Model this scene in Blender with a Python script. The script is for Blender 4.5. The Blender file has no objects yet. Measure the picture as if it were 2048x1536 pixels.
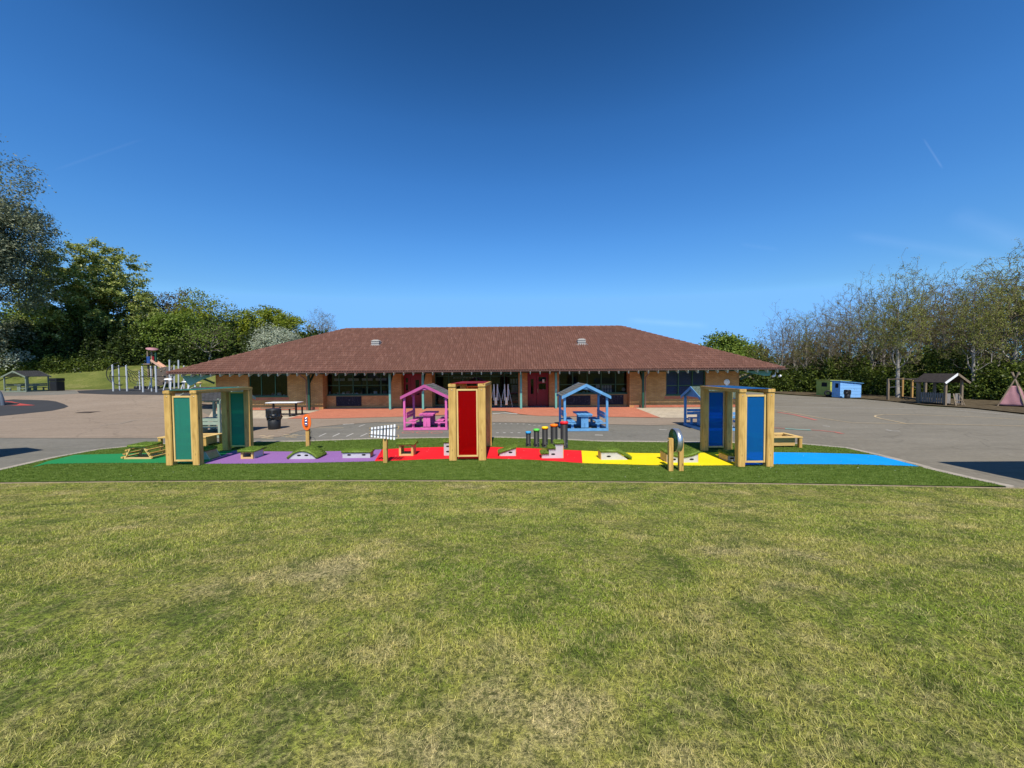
import bpy, bmesh, math, random
import numpy as np
from mathutils import Vector, Matrix, Euler
R = math.radians
C = bpy.context.scene.collection
scene = bpy.context.scene

# ------------------------------------------------------------ camera, sky, sun, exposure
CAMH, F, PITCH, ROLL = 2.40, 770.0, R(1.95), R(0.45)
SUN_EL = R(54)
cam_d = bpy.data.cameras.new('camera'); cam = bpy.data.objects.new('camera', cam_d); C.objects.link(cam)
cam_d.sensor_width = 36; cam_d.lens = 36*F/2048; cam_d.clip_start = .05; cam_d.clip_end = 2000
_f = Vector((0, math.cos(PITCH), -math.sin(PITCH))); _r0 = Vector((1, 0, 0)); _u0 = Vector((0, math.sin(PITCH), math.cos(PITCH)))
_r = _r0*math.cos(ROLL) - _u0*math.sin(ROLL); _u = _u0*math.cos(ROLL) + _r0*math.sin(ROLL)
M = Matrix((_r, _u, -_f)).transposed().to_4x4(); M.translation = (0, 0, CAMH); cam.matrix_world = M
scene.camera = cam
w = bpy.data.worlds.new('World'); scene.world = w; w.use_nodes = True
nt = w.node_tree; bg = nt.nodes['Background']
sky = nt.nodes.new('ShaderNodeTexSky'); sky.sky_type = 'NISHITA'; sky.sun_disc = False
sky.sun_elevation = SUN_EL; sky.sun_rotation = R(180); sky.air_density = 1.0; sky.dust_density = 0.35; sky.ozone_density = 4.0; sky.altitude = 60
EXPO = 0.46
def wn(op, a, b=0.0):
    m = nt.nodes.new('ShaderNodeMath'); m.operation = op
    for i, v in enumerate((a, b)):
        if isinstance(v, (int, float)): m.inputs[i].default_value = v
        else: nt.links.new(v, m.inputs[i])
    return m.outputs[0]
sp = nt.nodes.new('ShaderNodeSeparateColor'); cb = nt.nodes.new('ShaderNodeCombineColor'); nt.links.new(sky.outputs[0], sp.inputs[0])
tc_ = nt.nodes.new('ShaderNodeTexCoord'); sx_ = nt.nodes.new('ShaderNodeSeparateXYZ'); nt.links.new(tc_.outputs['Generated'], sx_.inputs[0])
el_ = nt.nodes.new('ShaderNodeValToRGB'); nt.links.new(sx_.outputs[2], el_.inputs[0]); ce = el_.color_ramp.elements
ce[0].position, ce[1].position = 0, 1; ce[0].color = (.74, .74, .74, 1); ce[1].color = (.12, .12, .12, 1)
for p_, v_ in ((.1, .73), (.18, .70), (.30, .90), (.42, 1.02), (.52, 1.0), (.69, .68), (.85, .26)):
    ce.new(p_).color = (v_, v_, v_, 1)
nd_ = nt.nodes.new('ShaderNodeVectorMath'); nd_.operation = 'NORMALIZE'; nt.links.new(tc_.outputs['Generated'], nd_.inputs[0])
def vdot(v):
    m = nt.nodes.new('ShaderNodeVectorMath'); m.operation = 'DOT_PRODUCT'; nt.links.new(nd_.outputs[0], m.inputs[0]); m.inputs[1].default_value = tuple(v); return m.outputs['Value']
def dirn(px, py): return (_f + _r*((px-1024)/F) - _u*((py-768)/F)).normalized()
streak_ = None
nz_ = nt.nodes.new('ShaderNodeTexNoise'); nz_.inputs['Scale'].default_value = 14; nz_.inputs['Detail'].default_value = 6; nt.links.new(nd_.outputs[0], nz_.inputs['Vector'])
for (a_, b_, w_, s_) in (((104, 342), (290, 276), .0026, .016), ((1846, 276), (1886, 338), .0018, .045), ((1690, 468), (2010, 520), .012, .028), ((1480, 488), (1560, 500), .006, .015), ((1900, 425), (2060, 490), .02, .035), ((1250, 640), (1420, 652), .010, .05)):
    d1, d2 = dirn(*a_), dirn(*b_); nrm = d1.cross(d2).normalized(); mid = (d1+d2).normalized(); half = math.acos(max(-1, min(1, mid.dot(d1))))
    across = wn('MAXIMUM', wn('SUBTRACT', 1.0, wn('DIVIDE', wn('ABSOLUTE', vdot(nrm)), w_)), 0.0)
    along = wn('MINIMUM', wn('MAXIMUM', wn('DIVIDE', wn('SUBTRACT', vdot(mid), math.cos(half)), (1-math.cos(half))*.5), 0.0), 1.0)
    k = wn('MULTIPLY', wn('MULTIPLY', wn('MULTIPLY', across, along), s_), wn('MULTIPLY', nz_.outputs['Fac'], 1.8))
    streak_ = k if streak_ is None else wn('ADD', streak_, k)
for i, (g_, k_) in enumerate(((2.05, 1.47/.68), (1.65, 1.14/.68), (1.55, 1.057/.68))):       # deep blue of a clear spring sky
    v_ = wn('MULTIPLY', wn('POWER', wn('MULTIPLY', sp.outputs[i], .15), g_), k_)
    nt.links.new(wn('MULTIPLY', wn('ADD', wn('MULTIPLY', wn('MINIMUM', v_, (.31, .76, 1.5)[i]), el_.outputs[0]), streak_), 1/.12/2**EXPO), cb.inputs[i])
nt.links.new(cb.outputs[0], bg.inputs[0]); bg.inputs[1].default_value = 0.12
sd = bpy.data.lights.new('sun', 'SUN'); sun = bpy.data.objects.new('sun', sd); C.objects.link(sun)
sd.energy = 4.1; sd.angle = R(.5); sd.color = (1, .93, .80)
sun.rotation_euler = (R(90)-SUN_EL, 0, 0)        # light travels towards +Y and down
scene.view_settings.view_transform = 'Standard'; scene.view_settings.look = 'None'
scene.view_settings.exposure = EXPO; scene.view_settings.gamma = 1
scene.render.engine = 'CYCLES'

# ------------------------------------------------------------ photograph geometry -> real places
def ray(px, py):
    d = _f + _r*((px-1024)/F) - _u*((py-768)/F)
    return d/d.y
def at(px, py, z=0.0):
    d = ray(px, py); t = (z-CAMH)/d.z
    return Vector((d.x*t, t, z))
def atY(px, py, Y):
    d = ray(px, py)
    return Vector((d.x*Y, Y, CAMH+d.z*Y))
def ss(t): t = min(1, max(0, t)); return t*t*(3-2*t)
def edgeY(X): return 8.265 - .0475*X - .00294*X*X
def gz(X, Y):
    z = 0
    d = edgeY(X) - Y
    if d > 0: z += .80*ss(d/6.2)
    z += .9*ss((Y-19)/15)*ss((-X-17)/9)
    z += 2.7*ss((Y-37)/11)*ss((-X-18)/8)
    return z
def gz_np(X, Y):
    s = lambda t: (lambda u: u*u*(3-2*u))(np.clip(t, 0, 1))
    d = (8.265-.0475*X-.00294*X*X) - Y
    return .80*s(d/6.2) + .9*s((Y-19)/15)*s((-X-17)/9) + 2.7*s((Y-37)/11)*s((-X-18)/8)
def atg(px, py):                       # pixel onto the rising ground
    d = ray(px, py); t = 3.0
    while t < 120:
        if CAMH + d.z*t <= gz(d.x*t, t): break
        t += .05
    return Vector((d.x*t, t, gz(d.x*t, t)))

# ------------------------------------------------------------ helpers
def tag(o, label=None, cat=None, group=None, kind=None):
    if label: o['label'] = label
    if cat: o['category'] = cat
    if group: o['group'] = group
    if kind: o['kind'] = kind
    return o
def thing(name, label, cat, loc=(0, 0, 0), rz=0, group=None, scale=1):
    o = bpy.data.objects.new(name, None); C.objects.link(o); o.empty_display_size = .2
    o.location = loc; o.rotation_euler = (0, 0, rz); o.scale = (scale,)*3
    return tag(o, label, cat, group)
def fast_mesh(name, V, groups, smooth=False):
    me = bpy.data.meshes.new(name)
    V = np.asarray(V, dtype=np.float32).reshape(-1, 3)
    loops = np.concatenate([g.reshape(-1) for g in groups]).astype(np.int32)
    sizes = np.concatenate([np.full(len(g), g.shape[1]) for g in groups])
    starts = np.concatenate([[0], np.cumsum(sizes)[:-1]]).astype(np.int32)
    me.vertices.add(len(V)); me.vertices.foreach_set('co', V.ravel())
    me.loops.add(len(loops)); me.loops.foreach_set('vertex_index', loops)
    me.polygons.add(len(starts)); me.polygons.foreach_set('loop_start', starts)
    if smooth: me.polygons.foreach_set('use_smooth', np.ones(len(starts), dtype=bool))
    me.update(calc_edges=True)
    return me
def link(name, me, mat, parent=None):
    o = bpy.data.objects.new(name, me); C.objects.link(o)
    if mat and not me.materials: me.materials.append(mat)
    if parent: o.parent = parent
    return o
class MB:
    def __init__(s): s.v = []; s.f = []; s.sm = []
    def add(s, vs, fs, smooth=False):
        n = len(s.v); s.v += [tuple(v) for v in vs]
        s.f += [tuple(i+n for i in f) for f in fs]; s.sm += [smooth]*len(fs); return s
    def box(s, x0, x1, y0, y1, z0, z1, M=None):
        vs = [Vector((x, y, z)) for z in (z0, z1) for y in (y0, y1) for x in (x0, x1)]
        if M is not None: vs = [M @ v for v in vs]
        return s.add(vs, [(0, 2, 3, 1), (4, 5, 7, 6), (0, 1, 5, 4), (2, 6, 7, 3), (0, 4, 6, 2), (1, 3, 7, 5)])
    def bar(s, a, b, wdt, hgt, up=(0, 0, 1)):          # rectangular bar from a to b
        a, b = Vector(a), Vector(b); d = b-a; L = d.length; d.normalize(); up = Vector(up)
        if abs(d.dot(up)) > .98: up = Vector((0, 1, 0))
        x = d.cross(up).normalized(); u = x.cross(d).normalized()
        vs = [a+x*i*wdt/2+u*j*hgt/2+d*k*L for k in (0, 1) for j in (-1, 1) for i in (-1, 1)]
        return s.add(vs, [(0, 1, 3, 2), (4, 6, 7, 5), (0, 4, 5, 1), (2, 3, 7, 6), (0, 2, 6, 4), (1, 5, 7, 3)])
    def tube(s, pts, r, n=10, caps=True):
        pts = [Vector(p) for p in pts]; rr = r if isinstance(r, (list, tuple)) else [r]*len(pts)
        vs = []; up = Vector((0.01, .02, 1)).normalized()
        for i, p in enumerate(pts):
            d = (pts[min(i+1, len(pts)-1)] - pts[max(i-1, 0)]).normalized()
            x = d.cross(up)
            if x.length < .05: x = d.cross(Vector((0, 1, 0)))
            x.normalize(); y = d.cross(x)
            vs += [p + (x*math.cos(2*math.pi*k/n)+y*math.sin(2*math.pi*k/n))*rr[i] for k in range(n)]
        fs = [(i*n+k, (i+1)*n+k, (i+1)*n+(k+1) % n, i*n+(k+1) % n) for i in range(len(pts)-1) for k in range(n)]
        s.add(vs, fs, True)
        if caps: s.add(vs[:n], [tuple(range(n))]); s.add(vs[-n:], [tuple(reversed(range(n)))])
        return s
    def lathe(s, prof, n=20, c=(0, 0, 0), M=None):       # prof: (r, z)
        vs = []
        for r, z in prof:
            for k in range(n):
                v = Vector((r*math.cos(2*math.pi*k/n), r*math.sin(2*math.pi*k/n), z))
                vs.append((M @ v if M is not None else v) + Vector(c))
        fs = [(i*n+k, i*n+(k+1) % n, (i+1)*n+(k+1) % n, (i+1)*n+k) for i in range(len(prof)-1) for k in range(n)]
        return s.add(vs, fs, True)
    def prism(s, poly, y0, y1, M=None):                  # poly in (x, z), extruded along y
        n = len(poly)
        vs = [Vector((x, y, z)) for y in (y0, y1) for x, z in poly]
        if M is not None: vs = [M @ v for v in vs]
        return s.add(vs, [tuple(range(n)), tuple(reversed(range(n, 2*n)))] + [(i, i+n, (i+1) % n+n, (i+1) % n) for i in range(n)])
    def build(s, name, mat, parent=None, bevel=0, loc=None):
        me = bpy.data.meshes.new(name); me.from_pydata(s.v, [], s.f)
        me.polygons.foreach_set('use_smooth', s.sm); me.update()
        bm = bmesh.new(); bm.from_mesh(me); bmesh.ops.recalc_face_normals(bm, faces=bm.faces)
        if bevel: bmesh.ops.bevel(bm, geom=[e for e in bm.edges if e.is_manifold and e.calc_face_angle(0) > .6], offset=bevel, segments=2, affect='EDGES')
        bm.to_mesh(me); bm.free()
        o = link(name, me, mat, parent)
        if loc: o.location = loc
        return o

# ------------------------------------------------------------ materials
class NT:
    def __init__(s, name):
        s.m = bpy.data.materials.new(name); s.m.use_nodes = True; s.t = s.m.node_tree
        s.b = s.t.nodes['Principled BSDF']; s.out = s.t.nodes['Material Output']
    def n(s, typ, **k):
        o = s.t.nodes.new('ShaderNode'+typ)
        for a, v in k.items():
            if a.startswith('i_'): o.inputs[a[2:].replace('_', ' ')].default_value = v
            else: setattr(o, a, v)
        return o
    def l(s, a, b): s.t.links.new(a, b)
    def pos(s, world=False):
        return s.n('NewGeometry').outputs['Position'] if world else s.n('TexCoord').outputs['Object']
    def map(s, v, scale=(1, 1, 1), rot=(0, 0, 0)):
        m = s.n('Mapping'); m.inputs['Scale'].default_value = scale; m.inputs['Rotation'].default_value = rot; s.l(v, m.inputs[0]); return m.outputs[0]
    def noise(s, v, scale, detail=4, rough=.55):
        n = s.n('TexNoise'); n.inputs['Scale'].default_value = scale; n.inputs['Detail'].default_value = detail; n.inputs['Roughness'].default_value = rough
        s.l(v, n.inputs['Vector']); return n.outputs['Fac']
    def ramp(s, f, stops):
        r = s.n('ValToRGB'); el = r.color_ramp.elements
        while len(el) < len(stops): el.new(.5)
        for e, (p, c) in zip(el, stops): e.position = p; e.color = (*c, 1) if len(c) == 3 else c
        s.l(f, r.inputs[0]); return r.outputs[0]
    def mix(s, f, a, b, mode='MIX'):
        m = s.n('Mix'); m.data_type = 'RGBA'; m.blend_type = mode
        for sock, val in ((m.inputs[0], f), (m.inputs[6], a), (m.inputs[7], b)):
            if isinstance(val, (int, float)): sock.default_value = val
            elif isinstance(val, tuple): sock.default_value = (*val, 1)
            else: s.l(val, sock)
        return m.outputs[2]
    def math(s, op, a, b=None):
        m = s.n('Math', operation=op)
        for i, v in enumerate((a, b)):
            if v is None: continue
            if isinstance(v, (int, float)): m.inputs[i].default_value = v
            else: s.l(v, m.inputs[i])
        return m.outputs[0]
    def bump(s, h, strength=.3, dist=.01):
        b = s.n('Bump'); b.inputs['Strength'].default_value = strength; b.inputs['Distance'].default_value = dist
        s.l(h, b.inputs['Height']); s.l(b.outputs[0], s.b.inputs['Normal'])
    def col(s, c):
        if isinstance(c, tuple): s.b.inputs['Base Color'].default_value = (*c, 1)
        else: s.l(c, s.b.inputs['Base Color'])
    def fin(s, rough=.7, spec=.3, metal=0):
        s.b.inputs['Roughness'].default_value = rough; s.b.inputs['Specular IOR Level'].default_value = spec; s.b.inputs['Metallic'].default_value = metal
        return s.m
def dim(c, k): return tuple(x*k for x in c)
def paint(name, c, rough=.5, var=.25, scale=6, metal=0, spec=.35, bump=.1):
    m = NT(name); v = m.pos()
    f = m.noise(v, scale, 5, .65)
    m.col(m.ramp(f, [(.25, dim(c, 1-var)), (.75, tuple(min(1, x*(1+var*.6)) for x in c))]))
    if bump: m.bump(m.noise(v, scale*12, 3), bump, .004)
    return m.fin(rough, spec, metal)
def woodmat(name, c, dark, axis='z', knots=True, rough=.7):
    m = NT(name); v = m.pos()
    sc = {'z': (18, 18, 1.3), 'y': (18, 1.3, 18), 'x': (1.3, 18, 18)}[axis]
    g = m.noise(m.map(v, sc), 1.6, 6, .6)
    base = m.ramp(g, [(.3, dark), (.5, c), (.75, dim(c, 1.25))])
    big = m.noise(m.map(v, dim(sc, .12)), 2.0, 3)
    base = m.mix(m.ramp(big, [(.42, (0, 0, 0)), (.62, (.6, .6, .6))]), base, dim(dark, 1.15)); base = m.mix(m.ramp(m.noise(m.map(v, dim(sc, .3)), 1.1, 4), [(.55, (0, 0, 0)), (.75, (.45, .45, .45))]), base, (.30, .30, .10))
    if knots:
        ks = {'z': (7, 7, 3), 'y': (7, 3, 7), 'x': (3, 7, 7)}[axis]
        vo = m.n('TexVoronoi'); m.l(m.map(v, ks), vo.inputs['Vector']); vo.inputs['Scale'].default_value = 1
        k = m.ramp(vo.outputs['Distance'], [(.06, (1, 1, 1)), (.16, (0, 0, 0))])
        base = m.mix(k, base, dim(dark, .45))
    m.col(base); m.bump(g, .35, .004)
    return m.fin(rough, .25)
def leafmat(name, cols, trans=.35, rough=.6):
    m = NT(name)
    r = m.n('NewGeometry').outputs['Random Per Island']
    n = len(cols); c = m.ramp(r, [(i/max(1, n-1), cc) for i, cc in enumerate(cols)])
    d = m.n('BsdfDiffuse'); t = m.n('BsdfTranslucent'); mx = m.n('MixShader'); mx.inputs[0].default_value = trans
    g = m.n('BsdfGlossy'); g.inputs['Roughness'].default_value = .45; g.inputs[0].default_value = (1, 1, 1, 1)
    m2 = m.n('MixShader'); m2.inputs[0].default_value = .012
    m.l(c, d.inputs[0]); m.l(c, t.inputs[0]); m.l(d.outputs[0], mx.inputs[1]); m.l(t.outputs[0], mx.inputs[2])
    m.l(mx.outputs[0], m2.inputs[1]); m.l(g.outputs[0], m2.inputs[2]); m.l(m2.outputs[0], m.out.inputs[0])
    return m.m
def polycarb(name, c, tint, mixf=.45):                  # tinted twin-wall sheet
    m = NT(name); v = m.pos()
    wv = m.n('TexWave'); wv.wave_type = 'BANDS'; wv.bands_direction = 'X'; wv.inputs['Scale'].default_value = 16; wv.inputs['Distortion'].default_value = 0
    m.l(v, wv.inputs['Vector'])
    m.col(m.mix(wv.outputs['Fac'], dim(c, .8), c)); m.bump(wv.outputs['Fac'], .25, .004)
    m.fin(.32, .15)
    t = m.n('BsdfTransparent'); t.inputs[0].default_value = (*tint, 1); mx = m.n('MixShader'); mx.inputs[0].default_value = mixf
    m.l(m.b.outputs[0], mx.inputs[1]); m.l(t.outputs[0], mx.inputs[2]); m.l(mx.outputs[0], m.out.inputs[0])
    return m.m
def ground_mat(name, c1, c2, stain=None, fine=60, big=.25, amt=.6, rough=.92, bump=.3):
    m = NT(name); v = m.pos(True)
    a = m.noise(v, big, 5, .6); col = m.mix(m.ramp(a, [(.35, (0, 0, 0)), (.65, (1, 1, 1))]), c1, c2)
    streak = m.noise(m.map(v, (.35, 2.2, 1)), .9, 5, .65)
    col = m.mix(m.ramp(streak, [(.45, (0, 0, 0)), (.75, (amt,)*3)]), col, dim(c1, .72))
    st2 = m.noise(v, 2.1, 6, .7)
    col = m.mix(m.ramp(st2, [(.56, (0, 0, 0)), (.72, (.4, .4, .4))]), col, stain or dim(c2, 1.25))
    md = m.noise(v, 7, 6, .8)
    col = m.mix(m.ramp(md, [(.36, (.42, .42, .42)), (.5, (0, 0, 0))]), col, dim(c1, .6)); col = m.mix(m.ramp(md, [(.52, (0, 0, 0)), (.66, (.35, .35, .35))]), col, dim(c2, 1.35))
    vc = m.n('TexVoronoi'); vc.feature = 'DISTANCE_TO_EDGE'; vc.inputs['Scale'].default_value = .22; wn_ = m.n('VectorMath', operation='ADD'); m.l(v, wn_.inputs[0]); nz = m.n('TexNoise'); nz.inputs['Scale'].default_value = .9; nz.inputs['Detail'].default_value = 5; m.l(v, nz.inputs['Vector']); m.l(nz.outputs['Color'], wn_.inputs[1]); m.l(wn_.outputs[0], vc.inputs['Vector'])
    col = m.mix(m.ramp(vc.outputs['Distance'], [(.002, (.55, .55, .55)), (.006, (0, 0, 0))]), col, dim(c1, .55))
    g = m.noise(v, fine, 2, .7)
    col = m.mix(m.ramp(g, [(.3, (.5, .5, .5)), (.7, (0, 0, 0))]), col, dim(c1, .62))
    m.col(col); m.bump(g, bump, .004)
    return m.fin(rough, .2)

def brickmat(name, c1, c2, mortar, bw=.225, bh=.075, ms=.009, whites=True):
    m = NT(name); v = m.pos()
    sx = m.n('SeparateXYZ'); m.l(v, sx.inputs[0]); cb = m.n('CombineXYZ')
    m.l(m.math('ADD', sx.outputs[0], sx.outputs[1]), cb.inputs[0]); m.l(sx.outputs[2], cb.inputs[1])
    b = m.n('TexBrick'); b.inputs['Scale'].default_value = 1; b.inputs['Brick Width'].default_value = bw; b.inputs['Row Height'].default_value = bh
    b.inputs['Mortar Size'].default_value = ms; b.inputs['Color1'].default_value = (*c1, 1); b.inputs['Color2'].default_value = (*c2, 1); b.inputs['Mortar'].default_value = (*mortar, 1)
    b.inputs['Bias'].default_value = 0
    m.l(cb.outputs[0], b.inputs['Vector'])
    col = b.outputs['Color']
    n = m.noise(cb.outputs[0], 1.3, 5, .6)
    col = m.mix(m.ramp(n, [(.35, (.45, .45, .45)), (.6, (0, 0, 0))]), col, dim(c2, .55))
    if whites:
        w2 = m.noise(m.map(cb.outputs[0], (1.2, 3.2, 1)), 1.9, 6, .75)
        col = m.mix(m.ramp(w2, [(.66, (0, 0, 0)), (.7, (.7, .7, .7))]), col, (.55, .5, .45))
    m.col(col); m.bump(b.outputs['Fac'], -.4, .006)
    return m.fin(.9, .2)

K = {}
K['wood'] = woodmat('treated_pine', (.60, .38, .115), (.34, .185, .045), 'z')
K['woody'] = woodmat('treated_pine_y', (.60, .38, .115), (.34, .185, .045), 'y')
K['woodx'] = woodmat('treated_pine_x', (.60, .41, .16), (.40, .24, .08), 'x')
K['batten'] = woodmat('planed_batten', (.68, .47, .18), (.5, .31, .1), 'z', False)
K['battenx'] = woodmat('planed_batten_x', (.68, .47, .18), (.5, .31, .1), 'x', False)
K['pine'] = woodmat('pale_pine', (.62, .42, .2), (.46, .28, .12), 'x', False)
K['oldwood_shaded'] = woodmat('weathered_shaded_timber', (.23, .175, .12), (.12, .09, .06), 'z', False)  # weathered tone, darkened further to put tree shade into the colour
K['tornwood'] = woodmat('orange_timber', (.42, .24, .08), (.25, .13, .04), 'z', False)
K['greyply'] = paint('pale_grey_board', (.50, .50, .52), .5, .1, 5)
K['hole'] = paint('painted_hole_shade', (.008, .008, .009), .8, .1)  # near-black colour stands in for the shade inside holes and openings
K['pc_green'] = polycarb('green_sheet', (.05, .29, .215), (.07, .55, .40), .42)
K['pc_red'] = polycarb('red_sheet', (.42, .001, .002), (.78, .006, .008), .5)
K['pc_blue'] = polycarb('blue_sheet', (.01, .16, .44), (.02, .34, .78), .48)
K['pink'] = paint('pink_paint', (.66, .135, .38), .55, .25, 4)
K['pink_roof_trim'] = paint('pink_trim', (.48, .09, .27), .55, .2, 3)
K['blue'] = paint('sky_blue_paint', (.125, .33, .60), .55, .3, 5)
K['sage'] = paint('sage_green_paint', (.30, .37, .28), .6, .15, 4)
K['metal'] = paint('galvanised', (.62, .64, .66), .35, .12, 8, metal=.85)
K['silver'] = paint('silver_pole', (.60, .61, .62), .4, .1, 8, metal=.3)
K['chrome'] = paint('polished_steel', (.8, .8, .82), .12, .05, 3, metal=1, bump=0)
K['white'] = paint('white_plastic', (.85, .85, .85), .35, .04, 5)
K['black'] = paint('black_plastic', (.018, .019, .021), .45, .3, 6)
K['charcoal'] = paint('charcoal_plastic', (.017, .018, .020), .5, .2, 6)
K['orange'] = paint('orange_panel', (.85, .16, .02), .4, .08, 4)
K['cap_blue'] = paint('blue_cap', (.03, .35, .72), .35, .05)
K['cap_green'] = paint('green_cap', (.1, .6, .08), .35, .05)
K['cap_yellow'] = paint('yellow_cap', (.9, .62, .01), .35, .05)
K['cap_orange'] = paint('orange_cap', (.9, .22, .01), .35, .05)
K['cap_red'] = paint('red_cap', (.75, .02, .03), .35, .05)
K['teal'] = paint('teal_paint', (.13, .36, .31), .5, .2, 4)
K['dkgreen'] = paint('dark_green_paint', (.018, .07, .045), .45, .2, 4)
K['winframe'] = paint('window_green', (.03, .10, .055), .45, .15, 4)
K['reddoor'] = paint('red_door_paint', (.26, .008, .014), .35, .1, 3)
K['palewood'] = paint('rafter_tail_paint', (.40, .50, .45), .6, .15, 9)
K['gutter'] = paint('brown_gutter', (.16, .10, .09), .4, .2, 5)
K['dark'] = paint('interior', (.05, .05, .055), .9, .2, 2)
K['paper'] = paint('paper', (.75, .75, .74), .8, .05)
K['brick'] = brickmat('buff_brick', (.66, .35, .115), (.50, .24, .075), (.26, .20, .14))
K['redbrick'] = brickmat('red_plinth_brick', (.55, .15, .07), (.48, .12, .06), (.35, .22, .16), whites=False)
K['bark'] = paint('dark_bark', (.085, .07, .052), .95, .4, 5, bump=.5)
K['palebark'] = paint('pale_bark', (.34, .31, .27), .9, .45, 4, bump=.4)
K['twig'] = paint('twig_bark', (.15, .115, .085), .95, .35, 1.5, bump=0)
K['litter'] = paint('roof_felt', (.05, .05, .055), .9, .3, 5)

def shinglemat(name, c1, c2):
    m = NT(name); v = m.pos()
    b = m.n('TexBrick'); b.inputs['Scale'].default_value = 1; b.inputs['Brick Width'].default_value = .16; b.inputs['Row Height'].default_value = .12
    b.inputs['Mortar Size'].default_value = .008; b.inputs['Color1'].default_value = (*c1, 1); b.inputs['Color2'].default_value = (*c2, 1); b.inputs['Mortar'].default_value = (.01, .01, .01, 1)
    m.l(m.map(v, (1, 1, 1), (0, 0, R(90))), b.inputs['Vector'])
    n = m.noise(v, 60, 2); col = m.mix(m.ramp(n, [(.35, (.5, .5, .5)), (.65, (0, 0, 0))]), b.outputs['Color'], dim(c1, .5))
    m.col(col); m.bump(n, .4, .004); return m.fin(.9, .2)
K['shingle'] = shinglemat('felt_shingle', (.12, .12, .115), (.19, .19, .18))
K['shingle_dark'] = shinglemat('dark_shingle', (.05, .05, .052), (.075, .075, .078))
K['shingle_green'] = shinglemat('green_shingle', (.10, .14, .11), (.14, .18, .14))

# glass: dark mirror-ish pane that still lets the room show
g = NT('window_glass'); fr = g.n('Fresnel'); fr.inputs[0].default_value = 1.5
gl = g.n('BsdfGlossy'); gl.inputs['Roughness'].default_value = .015; tr = g.n('BsdfTransparent'); tr.inputs[0].default_value = (.62, .66, .68, 1)
mx = g.n('MixShader'); g.l(g.math('MULTIPLY', fr.outputs[0], .75), mx.inputs[0]); g.l(tr.outputs[0], mx.inputs[1]); g.l(gl.outputs[0], mx.inputs[2]); g.l(mx.outputs[0], g.out.inputs[0])
K['glass'] = g.m

# grass colours shared by soil sheet and blades (world position patches)
def grass_color(m, world=True, island=True):
    v = m.pos(True)
    patch = m.noise(m.map(v, (.8, 1.15, 1)), .75, 9, .72)
    col = m.ramp(patch, [(.36, (.29, .43, .05)), (.47, (.46, .54, .08)), (.56, (.64, .61, .15)), (.65, (.92, .76, .38))])
    p2 = m.noise(v, 2.6, 5, .65)
    col = m.mix(m.ramp(p2, [(.38, (.75, .75, .75)), (.52, (0, 0, 0))]), col, (.12, .20, .03))
    tf = m.noise(v, 34, 3, .7)
    col = m.mix(m.ramp(tf, [(.38, (.8, .8, .8)), (.5, (0, 0, 0))]), col, (.05, .08, .012))
    col = m.mix(m.ramp(m.noise(v, 13, 4, .7), [(.5, (0, 0, 0)), (.66, (.7, .7, .7))]), col, (.78, .68, .30))
    if island:
        r = m.n('NewGeometry').outputs['Random Per Island']
        col = m.mix(m.ramp(r, [(0, (0, 0, 0)), (.6, (0, 0, 0)), (.72, (.5, .5, .5)), (1, (.8, .8, .8))]), col, (.66, .56, .26))
        r2 = m.math('FRACT', m.math('MULTIPLY', r, 17.3))
        col = m.mix(m.ramp(r2, [(0, (.85, .85, .85)), (.45, (0, 0, 0))]), col, (.07, .115, .02))
    return col
m = NT('lawn_soil'); c = grass_color(m, island=False)
n = m.noise(m.pos(True), 45, 3, .7); c = m.mix(m.ramp(n, [(.35, (.92, .92, .92)), (.65, (.5, .5, .5))]), c, (.05, .055, .022)); m.col(c); m.bump(n, .8, .03); K['soil'] = m.fin(1, .05)
m = NT('lawn_blade'); c = grass_color(m); d = m.n('BsdfDiffuse'); t = m.n('BsdfTranslucent'); mx = m.n('MixShader'); mx.inputs[0].default_value = .3
m.l(c, d.inputs[0]); m.l(c, t.inputs[0]); m.l(d.outputs[0], mx.inputs[1]); m.l(t.outputs[0], mx.inputs[2]); m.l(mx.outputs[0], m.out.inputs[0]); K['blade'] = m.m
def turfmat(name, blade):
    m = NT(name); v = m.pos(True)
    s1 = m.noise(m.map(v, (1.3, 3.4, 2)), 3.4, 8, .78)
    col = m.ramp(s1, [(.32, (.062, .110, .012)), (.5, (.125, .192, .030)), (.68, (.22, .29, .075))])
    if blade:
        r = m.n('NewGeometry').outputs['Random Per Island']
        col = m.mix(m.ramp(r, [(0, (.6, .6, .6)), (.4, (0, 0, 0))]), col, (.12, .17, .04))
        d = m.n('BsdfDiffuse'); t = m.n('BsdfTranslucent'); g2 = m.n('BsdfGlossy'); g2.inputs['Roughness'].default_value = .4; g2.inputs[0].default_value = (.6, .7, .5, 1)
        mx = m.n('MixShader'); mx.inputs[0].default_value = .25; m2 = m.n('MixShader'); m2.inputs[0].default_value = .012
        m.l(col, d.inputs[0]); m.l(col, t.inputs[0]); m.l(d.outputs[0], mx.inputs[1]); m.l(t.outputs[0], mx.inputs[2]); m.l(mx.outputs[0], m2.inputs[1]); m.l(g2.outputs[0], m2.inputs[2]); m.l(m2.outputs[0], m.out.inputs[0])
        return m.m
    n = m.noise(v, 80, 2, .8); col = m.mix(m.ramp(n, [(.35, (.7, .7, .7)), (.6, (0, 0, 0))]), col, (.02, .045, .008))
    m.col(col); m.bump(n, .8, .02); return m.fin(.9, .1)
K['turf'] = turfmat('artificial_turf', False); K['turfblade'] = turfmat('artificial_turf_fibre', True)
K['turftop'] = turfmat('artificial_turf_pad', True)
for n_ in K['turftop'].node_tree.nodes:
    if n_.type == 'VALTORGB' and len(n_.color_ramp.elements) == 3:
        for e_ in n_.color_ramp.elements: e_.color = (e_.color[0]*1.0+.085, e_.color[1]*1.0+.12, e_.color[2]*1.0+.022, 1)
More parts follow.
